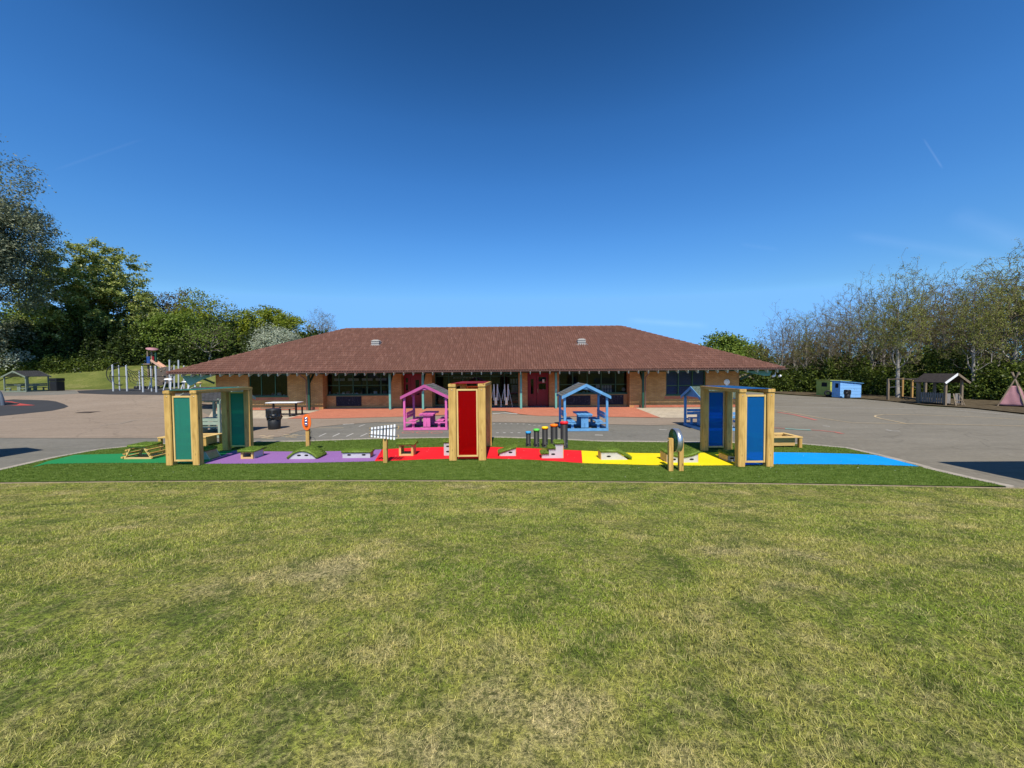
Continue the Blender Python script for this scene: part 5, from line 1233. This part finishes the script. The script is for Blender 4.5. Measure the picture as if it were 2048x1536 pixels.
# swing frame leg at the left edge
t = thing('swing_frame', 'curved dark grey play frame leg on the red rubber patch', 'play frame'); q = atg(6, 811.5)
pts = [q, q+Vector((-.04, 0, .45)), q+Vector((-.18, 0, .85)), q+Vector((-.45, 0, 1.1)), q+Vector((-.9, 0, 1.25)), q+Vector((-1.6, 0, 1.3))]
MB().tube(pts, .10, 12).build('leg', paint('slate_tube', (.10, .12, .15), .4, .1), t)
MB().tube([q+Vector((-1.6, 0, 1.3)), q+Vector((-2.4, 0, 1.1)), q+Vector((-2.7, 0, 0))], .10, 12).build('leg', paint('slate_tube', (.10, .12, .15), .4, .1), t)
MB().tube([q+Vector((.02, .1, .05)), q+Vector((.5, .9, .03)), q+Vector((-.6, 1.1, .03))], .06, 8).build('foot_bar', K['charcoal'], t)

# ------------------------------------------------------------ trees
def lump(rg, k=7, amp=.22):
    D = rg.normal(size=(k, 3)); D /= np.linalg.norm(D, axis=1, keepdims=True); ph = rg.random(k)*6.28; fr = rg.uniform(2, 5, k)
    return lambda d: 1 + amp*np.mean(np.cos(fr[None]*(d @ D.T)*2.2+ph[None]), axis=1)*2.0
def skeleton(rg, H, cz, rx, rz, N, tb, bf=.35, leader=.75, lean=(0, 0), shell=.45, up=.3, amp=.22, below=.85):
    d = rg.normal(size=(N, 3)); d /= np.linalg.norm(d, axis=1, keepdims=True)
    f = lump(rg, amp=amp); r = rg.random(N)**shell*f(d)
    T = d*r[:, None]*np.array([rx, rx, rz]); T[:, 2] = np.where(T[:, 2] < 0, T[:, 2]*below, T[:, 2]); T += np.array([lean[0]*cz, lean[1]*cz, cz])
    T = T[T[:, 2] > tb*.75]
    nt_ = 8; zt = np.linspace(0, tb+(H-tb)*leader, nt_); wob = np.cumsum(rg.normal(0, .02*H/6, (nt_, 2)), 0); wob[0] = 0
    nodes = [np.array([wob[i, 0]+lean[0]*z, wob[i, 1]+lean[1]*z, z]) for i, z in enumerate(zt)]
    par = [-1]+list(range(nt_-1)); path = list(zt)
    P_ = np.zeros((nt_+2*len(T)+4, 3)); P_[:nt_] = nodes; pl = np.zeros(len(P_)); pl[:nt_] = path; n = nt_
    ok0 = zt >= tb*.85
    okm = np.zeros(len(P_), bool); okm[:nt_] = ok0
    order = np.argsort(np.linalg.norm(T-np.array([lean[0]*tb, lean[1]*tb, tb]), axis=1))
    par = list(par)
    for k in order:
        t = T[k]; dd = np.linalg.norm(P_[:n]-t, axis=1); cost = dd + bf*pl[:n] + np.maximum(0, P_[:n, 2]-t[2])*up*3 + np.where(okm[:n], 0, 1e6)
        j = int(np.argmin(cost)); a = P_[j]; L = dd[j]
        mid = (a+t)/2 + rg.normal(0, .07*L, 3) + np.array([0, 0, .05*L])
        P_[n] = mid; par.append(j); pl[n] = pl[j]+L*.5; okm[n] = True; P_[n+1] = t; par.append(n); pl[n+1] = pl[j]+L; okm[n+1] = True; n += 2
    return P_[:n].copy(), np.array(par), nt_
def pipe(par, r_tip, ex, rmax):
    n = len(par); cnt = np.zeros(n); has = np.zeros(n, bool); has[par[par >= 0]] = True; cnt[~has] = 1
    for i in range(n-1, 0, -1): cnt[par[i]] += cnt[i]
    r = r_tip*cnt**ex; return np.minimum(r*1.0, 1e9)*min(1, rmax/max(r)) if r.max() > rmax else r, cnt
def tubes(P_, par, r, rmin_side=.05):
    V = []; G = []; off = 0; thin_ = []
    idx = np.arange(1, len(par)); a = P_[par[idx]]; b = P_[idx]; rb = r[idx]; ra = np.minimum(r[par[idx]], rb*1.35)
    d = b-a; L = np.linalg.norm(d, axis=1, keepdims=True)+1e-9; d = d/L
    ref = np.where(np.abs(d[:, 2:3]) > .9, np.array([[1., 0, 0]]), np.array([[0, 0, 1.]]))
    x = np.cross(d, ref); x /= np.linalg.norm(x, axis=1, keepdims=True)+1e-9; y = np.cross(d, x)
    for sides, sel in ((8, rb > .12), (5, (rb <= .12) & (rb > rmin_side)), (3, rb <= rmin_side)):
        if not sel.any(): continue
        m_ = sel.sum(); k = np.arange(sides)*2*math.pi/sides; c, s = np.cos(k), np.sin(k)
        ring = x[sel][:, None]*c[None, :, None]+y[sel][:, None]*s[None, :, None]
        va = a[sel][:, None]+ring*ra[sel][:, None, None]; vb = b[sel][:, None]+ring*rb[sel][:, None, None]
        vv = np.concatenate([va, vb], 1).reshape(-1, 3); base = off+np.arange(m_)[:, None]*2*sides; kk = np.arange(sides)[None]
        q = np.stack([base+kk, base+(kk+1) % sides, base+sides+(kk+1) % sides, base+sides+kk], -1).reshape(-1, 4)
        V.append(vv); G.append(q); off += len(vv); thin_.append(np.repeat((rb[sel] < .03).astype(np.int32), sides))
    tubes.thin = np.concatenate(thin_)
    return np.concatenate(V), G
def leaves(rg, C_, size, n_each, spread, flat=.6, aspect=.6, out=None, updir=.5):
    n = len(C_)*n_each; c = np.repeat(C_, n_each, 0) + rg.normal(size=(n, 3))*spread*np.array([1, 1, flat])
    nn = rg.normal(size=(n, 3)); nn[:, 2] += updir
    if out is not None:
        o = c-out; o /= np.linalg.norm(o, axis=1, keepdims=True)+1e-9; nn += o*.9
    nn /= np.linalg.norm(nn, axis=1, keepdims=True); a = np.cross(nn, rg.normal(size=(n, 3))); a /= np.linalg.norm(a, axis=1, keepdims=True)+1e-9; b = np.cross(nn, a)
    s = size*rg.uniform(.6, 1.3, (n, 1)); a = a*s*.5; b = b*s*.5*aspect
    V = np.stack([c-a, c+b, c+a, c-b], 1).reshape(-1, 3); return V, np.arange(4*n).reshape(n, 4)
LM = {
 'sycamore': leafmat('sycamore_leaf', [(.09, .12, .022), (.18, .23, .04), (.36, .41, .10), (.62, .64, .26)]),
 'poplar': leafmat('poplar_leaf', [(.065, .085, .045), (.13, .155, .09), (.24, .265, .16), (.40, .42, .28)]),
 'oak': leafmat('oak_leaf', [(.11, .15, .012), (.20, .25, .02), (.29, .32, .035)]),
 'green': leafmat('fresh_green_leaf', [(.08, .13, .018), (.15, .22, .03), (.22, .29, .05)]),
 'brown': leafmat('bronze_leaf', [(.09, .07, .03), (.15, .11, .045), (.16, .16, .05)]),
 'white': leafmat('silver_leaf', [(.34, .38, .27), (.5, .53, .42), (.22, .28, .17)]),
 'under': leafmat('undergrowth_leaf', [(.018, .03, .008), (.03, .05, .012), (.06, .09, .02), (.11, .15, .03)]),
 'under2': leafmat('hedge_leaf', [(.022, .035, .008), (.05, .08, .012), (.10, .14, .02), (.17, .21, .035)]),
 'bud': leafmat('bud_leaf', [(.16, .11, .06), (.24, .18, .08), (.22, .23, .06)]),
 'budgreen': leafmat('young_leaf', [(.15, .17, .03), (.24, .27, .05), (.32, .33, .09), (.17, .13, .05)]),
}
def tree_meshes(seed, H, cz, rx, rz, N, tb, leaf, size, n_each, spread, r_tip=.012, ex=.47, rmax=.3, lean=(0, 0), keep=1.0, shell=.45, amp=.22, updir=.5, aspect=.6, bf=.35, below=.85, flat=.6, bark='bark', up=.3):
    rg = np.random.default_rng(seed); P_, par, nt_ = skeleton(rg, H, cz, rx, rz, N, tb, bf, lean=lean, shell=shell, amp=amp, below=below, up=up)
    r, cnt = pipe(par, r_tip, ex, rmax); r[0] *= 1.25
    V, G = tubes(P_, par, r); tm = fast_mesh('trunk', V, G, True); tm.materials.append(K[bark]); tm.materials.append(K['twig']); tm.polygons.foreach_set('material_index', tubes.thin)
    tips = P_[nt_:][(cnt[nt_:] <= 3)]; tips = tips[rg.random(len(tips)) < keep]
    V, Fq = leaves(rg, tips, size, n_each, spread, flat, aspect, np.array([lean[0]*cz, lean[1]*cz, cz*.8]), updir); cm = fast_mesh('crown', V, [Fq]); cm.materials.append(LM[leaf])
    return tm, cm
def plant(name, label, cat, meshes, loc, rz=0, scale=1, group=None, sxy=1):
    t = thing(name, label, cat, loc, rz, group); t.scale = (scale*sxy, scale*sxy, scale)
    for nm, me in zip(('trunk', 'crown'), meshes): link(nm, me, None, t)
    return t
def spot(px, Y): X = (px-1024)/F*Y; return (X, Y, gz(X, Y)-.05)
def topz(px, py, Y): return atY(px, py, Y).z
def one(name, label, px, Y, py_top, rpx, leaf, seed, N=420, n_each=22, size=.26, spread=.5, tbf=.22, czf=.6, **k):
    x, y, z = spot(px, Y); H = topz(px, py_top, Y)-z; rx = rpx/F*Y; cz = H*czf; rz_ = (H-cz)*.98
    ms = tree_meshes(seed, H, cz, rx, rz_, N, H*tbf, leaf, size, n_each, spread, **k)
    return plant(name, label, 'tree', ms, (x, y, z))
# left belt
one('poplar_tree', 'tall silvery olive tree leaning in from the left edge', -12, 41, 335, 80, 'poplar', 101, N=800, n_each=50, size=.26, spread=.55, rmax=.45, amp=.35, tbf=.3, czf=.64, lean=(.03, 0), shell=.55, aspect=.45, below=.9)
one('sycamore_tree', 'broad leafy sycamore with pale young leaf clusters on the left bank', 196, 52, 488, 98, 'sycamore', 102, N=1000, n_each=42, size=.30, spread=.27, rmax=.45, amp=.2, tbf=.12, czf=.5, below=.95)
one('hawthorn_tree', 'shaded green tree between the tall olive tree and the sycamore', 70, 55, 600, 55, 'green', 103, N=300, n_each=30, size=.32, tbf=.15, czf=.5, below=1)
one('bronze_tree', 'bronze leaved tree right of the sycamore', 345, 60, 582, 62, 'brown', 104, N=420, n_each=26, size=.28, tbf=.15, czf=.55, amp=.25)
one('olive_green_tree', 'olive green rounded tree between the bronze tree and the yellow green oak', 415, 58, 590, 62, 'oak', 105, N=420, n_each=20, size=.26, tbf=.15, czf=.55, amp=.25, keep=.8)
one('fresh_green_tree', 'fresh green bushy tree in front of the bronze tree', 352, 50, 625, 55, 'green', 106, N=520, n_each=34, size=.25, spread=.36, tbf=.05, czf=.48, below=1)
one('oak_tree', 'yellow green oak above the left roof slope', 548, 62, 610, 66, 'oak', 107, N=650, n_each=36, size=.27, spread=.35, tbf=.12, czf=.52, rmax=.35, below=1)
one('small_oak_tree', 'small open oak left of the yellow green oak', 478, 60, 622, 36, 'oak', 108, N=260, n_each=20, size=.28, tbf=.15, czf=.55)
one('birch_tree', 'bare grey birch at the right end of the left tree line', 646, 60, 615, 33, 'bud', 109, N=1300, n_each=3, size=.12, spread=.18, r_tip=.018, rmax=.12, tbf=.2, czf=.55, bark='palebark', below=1)
one('silver_tree', 'white leaved tree just above the left roof slope', 558, 47, 652, 42, 'white', 110, N=260, n_each=34, size=.24, spread=.4, tbf=.1, czf=.5, below=1, updir=1.2, aspect=.4)
one('leaning_tree', 'sparse pale barked tree leaning right behind the left roof end', 420, 46, 640, 50, 'green', 111, N=420, n_each=3, size=.2, spread=.35, r_tip=.018, rmax=.14, tbf=.25, czf=.6, lean=(.18, 0), bark='palebark')
one('slender_tree', 'slender pale trunk in the shade below the sycamore', 150, 47.5, 612, 18, 'under2', 112, N=90, n_each=14, size=.25, tbf=.55, czf=.8, r_tip=.02, rmax=.13, bark='palebark')
one('pale_bush', 'pale leaved bush at the left edge below the olive tree', 22, 46, 640, 42, 'poplar', 113, N=220, n_each=30, size=.28, tbf=.05, czf=.5, below=1)
one('pale_bush', 'low whitish bush above the far left picnic shelter', 35, 44, 705, 24, 'white', 114, N=90, n_each=9, size=.22, tbf=.05, czf=.5, below=1, keep=.8)
# right belt
one('round_green_tree', 'dense round green tree behind the right roof slope', 1452, 50, 668, 58, 'green', 120, N=380, n_each=44, size=.30, tbf=.05, czf=.5, below=1)
one('small_grey_tree', 'small half bare tree right of the round green tree', 1522, 46, 672, 28, 'budgreen', 121, N=300, n_each=6, size=.16, tbf=.15, czf=.55, r_tip=.014, rmax=.1)
proto = {}
for i, (sd, lf, ne, sz) in enumerate(((201, 'bud', 3, .085), (202, 'budgreen', 5, .095), (203, 'bud', 4, .09), (204, 'budgreen', 8, .095))):
    proto[i] = tree_meshes(sd, 11, 6.4, 2.9, 4.6, 1500, 3.0, lf, sz, ne, .12, r_tip=.0085, ex=.44, rmax=.17, shell=.55, amp=.35, bark='palebark', bf=.42, below=.9, up=.45)
rt = [(1562, 42, 612, 0, .95, 'bare grey tree at the left end of the right tree line'),
      (1612, 44, 600, 1, 1.0, 'half leafed tree just right of the bare end tree'),
      (1655, 39, 596, 2, .95, 'brownish bare tree behind the olive playhouse'),
      (1700, 43, 558, 0, 1.0, 'bare twiggy tree above the light blue playhouse'),
      (1742, 37, 548, 1, .95, 'greening tree between the playhouses and the climbing frame'),
      (1797, 31, 528, 3, .9, 'tree with a pale trunk standing behind the timber climbing frame'),
      (1838, 38, 510, 1, .85, 'tall narrow greening tree above the climbing frame'),
      (1880, 34, 540, 2, 1.0, 'bare tree directly behind the pitched playhouse'),
      (1915, 38, 548, 0, .95, 'bare tree in the back row right of the pitched playhouse roof'),
      (1948, 29, 528, 3, .85, 'pale trunked tree between the pitched playhouse and the tipi'),
      (1992, 34, 505, 2, 1.05, 'wide bare tree behind the pink tipi'),
      (2032, 30, 482, 3, 1.15, 'tallest bare tree at the right edge'),
      (2085, 33, 478, 3, 1.2, 'bare tree cut by the right edge of the picture')]
rq = random.Random(9)
for px, Y, pt, kind, sx, lb in rt:
    x, y, z = spot(px, Y); H = topz(px, pt, Y)-z
    plant('budding_tree', lb, 'tree', proto[kind], (x, y, z), rq.uniform(0, 6.28), H/11.6, 'thin budding trees in the right tree line', sxy=sx*.95)
backlab = ['farthest left', 'second from left', 'third from left', 'third from right', 'second from right', 'farthest right']
for i, (px, Y) in enumerate(((1590, 50), (1680, 52), (1770, 48), (1860, 46), (1960, 44), (2060, 42))):
    x, y, z = spot(px, Y); plant('budding_tree', f'thin tree in the back row of the right tree line, {backlab[i]}', 'tree', proto[i % 4], (x, y, z), i*1.3, (topz(px, 630-(px-1590)*.2, Y)-z)/11.6, 'back row trees of the right tree line', sxy=1.1)

# undergrowth that reads as one mass, built as leaves over uneven humps
def undergrowth(label, line_, hts, depth, n, size, leaf, seed, front=None):
    rg = np.random.default_rng(seed); L_ = np.array(line_, float); seg = np.linalg.norm(np.diff(L_, axis=0), axis=1); cum = np.concatenate([[0], np.cumsum(seg)]); tot = cum[-1]
    s = rg.random(n)*tot; cx = np.interp(s, cum, L_[:, 0]); cy = np.interp(s, cum, L_[:, 1]); hh = np.interp(s, cum, hts)
    dx = np.interp(s+.5, cum, L_[:, 0])-np.interp(s-.5, cum, L_[:, 0]); dy = np.interp(s+.5, cum, L_[:, 1])-np.interp(s-.5, cum, L_[:, 1]); dl = np.hypot(dx, dy)+1e-6; nx_, ny_ = -dy/dl, dx/dl
    sg = np.where(cy*ny_+cx*nx_ > 0, 1, -1); nx_ *= sg; ny_ *= sg
    d = rg.random(n)*depth
    hum = .72+.16*np.sin(s*.9+seed)+.12*np.sin(s*2.3+d*1.7)+.10*np.sin(s*5.1+d*2.9+1)+.06*np.sin(s*9.7)
    prof = np.sqrt(np.clip(d/(depth*.35)+.12+.15*np.sin(s*3.3), .08, 1)); top = hh*hum*prof
    z = top*(rg.random(n)**.7)-.1
    fr_ = rg.normal(0, .12, n)
    X = cx+nx_*(d+fr_); Y = cy+ny_*(d+fr_); C_ = np.stack([X, Y, gz_np(X, Y)+z], 1)
    V, Fq = leaves(rg, C_, size, 1, .05, 1, .65, None, .6)
    o = link('undergrowth', fast_mesh('undergrowth', V, [Fq]), LM[leaf]); tag(o, label, 'undergrowth', None, 'stuff'); return o
undergrowth('dark undergrowth massed under the trees on the left grass bank', [(-96, 8), (-88, 24), (-80, 38), (-70, 44), (-58, 44.5), (-50, 45.5), (-43, 46.5), (-37, 45.5), (-31, 46), (-24, 48), (-14, 50)], [7, 7, 7, 6, 5.5, 6, 6.5, 5.5, 5, 4.5, 4], 6, 250000, .30, 'under', 7)
undergrowth('bright ground ivy and brambles along the top of the left bank', [(-66, 42), (-56, 42.5), (-49.5, 43.5), (-46, 44.4)], [2.2, 2.0, 1.8, 1.2], 2.5, 16000, .22, 'under2', 8)
undergrowth('green hedge like undergrowth below the right tree line', [(14, 46), (24, 43.5)]+[(p[0]+.8, p[1]+1.6) for p in [(28, 38.5), (31, 34.5), (31.5, 30.5), (33.5, 26.5), (36, 22), (40, 16)]], [3.6, 3.8, 3.9, 4.0, 4.2, 4.3, 4.2, 4], 5, 170000, .19, 'under2', 9)
undergrowth('distant green scrub seen between the trunks of the right tree line', [(14, 60), (30, 60), (44, 52), (54, 42), (60, 28)], [5.5, 6, 6.5, 6.5, 6], 3, 60000, .42, 'under', 19)
te = [at(1500, 782), at(1550, 786.5), at(1600, 790.3), at(1730, 797.5), at(1780, 802), at(1850, 810), at(1940, 815.5), at(2048, 827)]
sheet('woodland_floor', [(p.x, p.y) for p in te]+[(36.3, 19), (46, 12), (80, 12), (80, 60), (18, 60)], .02, K['earth'])

# ------------------------------------------------------------ grass blades
def blades(name, label, XY, base_z, h, wd, lean, mat, seed):
    rg = np.random.default_rng(seed); n = len(XY); ang = rg.random(n)*6.283; w_ = (wd if np.ndim(wd) else np.full(n, wd))*rg.uniform(.7, 1.3, n); hh = (h if np.ndim(h) else np.full(n, h))*rg.uniform(.3, 1.35, n)
    sx, sy = np.cos(ang)*w_/2, np.sin(ang)*w_/2; la = rg.random(n)*6.283; ll = hh*np.abs(rg.normal(0, lean, n))
    tx, ty = np.cos(la)*ll, np.sin(la)*ll; z = base_z
    p0 = np.stack([XY[:, 0]-sx, XY[:, 1]-sy, z], 1); p1 = np.stack([XY[:, 0]+sx, XY[:, 1]+sy, z], 1)
    m0 = np.stack([XY[:, 0]+tx*.35+sx*.7, XY[:, 1]+ty*.35+sy*.7, z+hh*.6], 1); m1 = np.stack([XY[:, 0]+tx*.35-sx*.7, XY[:, 1]+ty*.35-sy*.7, z+hh*.6], 1)
    tp = np.stack([XY[:, 0]+tx, XY[:, 1]+ty, z+hh], 1)
    V = np.stack([p0, p1, m0, m1, tp], 1).reshape(-1, 3); k = np.arange(n)[:, None]*5
    q = k+np.array([[0, 1, 2, 3]]); t_ = k+np.array([[3, 2, 4]])
    o = link(name, fast_mesh(name, V, [q, t_]), mat); return tag(o, label, 'grass', None, 'stuff')
rg = np.random.default_rng(77)
def wedge(n, y0, y1, pw, kx=1.42):
    y = (rg.random(n)*(y1**pw-y0**pw)+y0**pw)**(1/pw); x = (rg.random(n)*2-1)*(kx*y+.5); return x, y
x, y = wedge(850000, 1.25, 8.5, 1.05)
keep = y < (8.265-.0475*x-.00294*x*x)-.02
x, y = x[keep], y[keep]
clump = np.sin(x*2.1+np.sin(y*1.7)*2)*np.sin(y*2.6+np.sin(x*1.3)*2)*.5+np.sin(x*7+y*3)*.25
blades('grass_blades', 'short dry grass blades of the foreground lawn', np.stack([x, y], 1), gz_np(x, y)-.0, .026*(1+.4*clump), .0022+.0007*y, 1.0, K['blade'], 5)
n = 190000; t_ = rg.random(n); ys_ = 7.55+rg.random(n)**.9*3.4; xs_ = (t_*2-1)*15.5
import bisect
def inside(x, y, poly):
    res = np.zeros(len(x), bool); m_ = len(poly); j = m_-1
    for i in range(m_):
        xi, yi, xj, yj = poly[i][0], poly[i][1], poly[j][0], poly[j][1]
        c = ((yi > y) != (yj > y)) & (x < (xj-xi)*(y-yi)/(yj-yi+1e-12)+xi); res ^= c; j = i
    return res
xs_ = (rg.random(520000)*2-1)*15.5; ys_ = 7.2+rg.random(520000)*6.8
k_ = inside(xs_, ys_, [(p.x, p.y) for p in turf_poly])
for poly in (gu+gl[:-1], pu+pl, ru+rl, yu+yl, bu+bll): k_ &= ~inside(xs_, ys_, [(p.x, p.y) for p in P(*poly)])
xs_, ys_ = xs_[k_], ys_[k_]
blades('turf_fibres', 'short bright fibres of the artificial turf around the coloured path', np.stack([xs_, ys_], 1), np.full(len(xs_), .03), .024, .007, .9, K['turfblade'], 6)

rp = np.random.default_rng(12); xp, yp = (rp.random(260)*2-1)*11+2, 7.6+rp.random(260)*5.6; kp = inside(xp, yp, [(p.x, p.y) for p in turf_poly]); xp, yp = xp[kp], yp[kp]
Vp, Fp = leaves(rp, np.stack([xp, yp, np.full(len(xp), .058)], 1), .016, 1, .001, 1, .7, None, 3.0)
tag(link('fallen_petals', fast_mesh('fallen_petals', Vp, [Fp]), K['paper']), 'tiny white petals scattered over the artificial turf', 'petals', None, 'stuff')
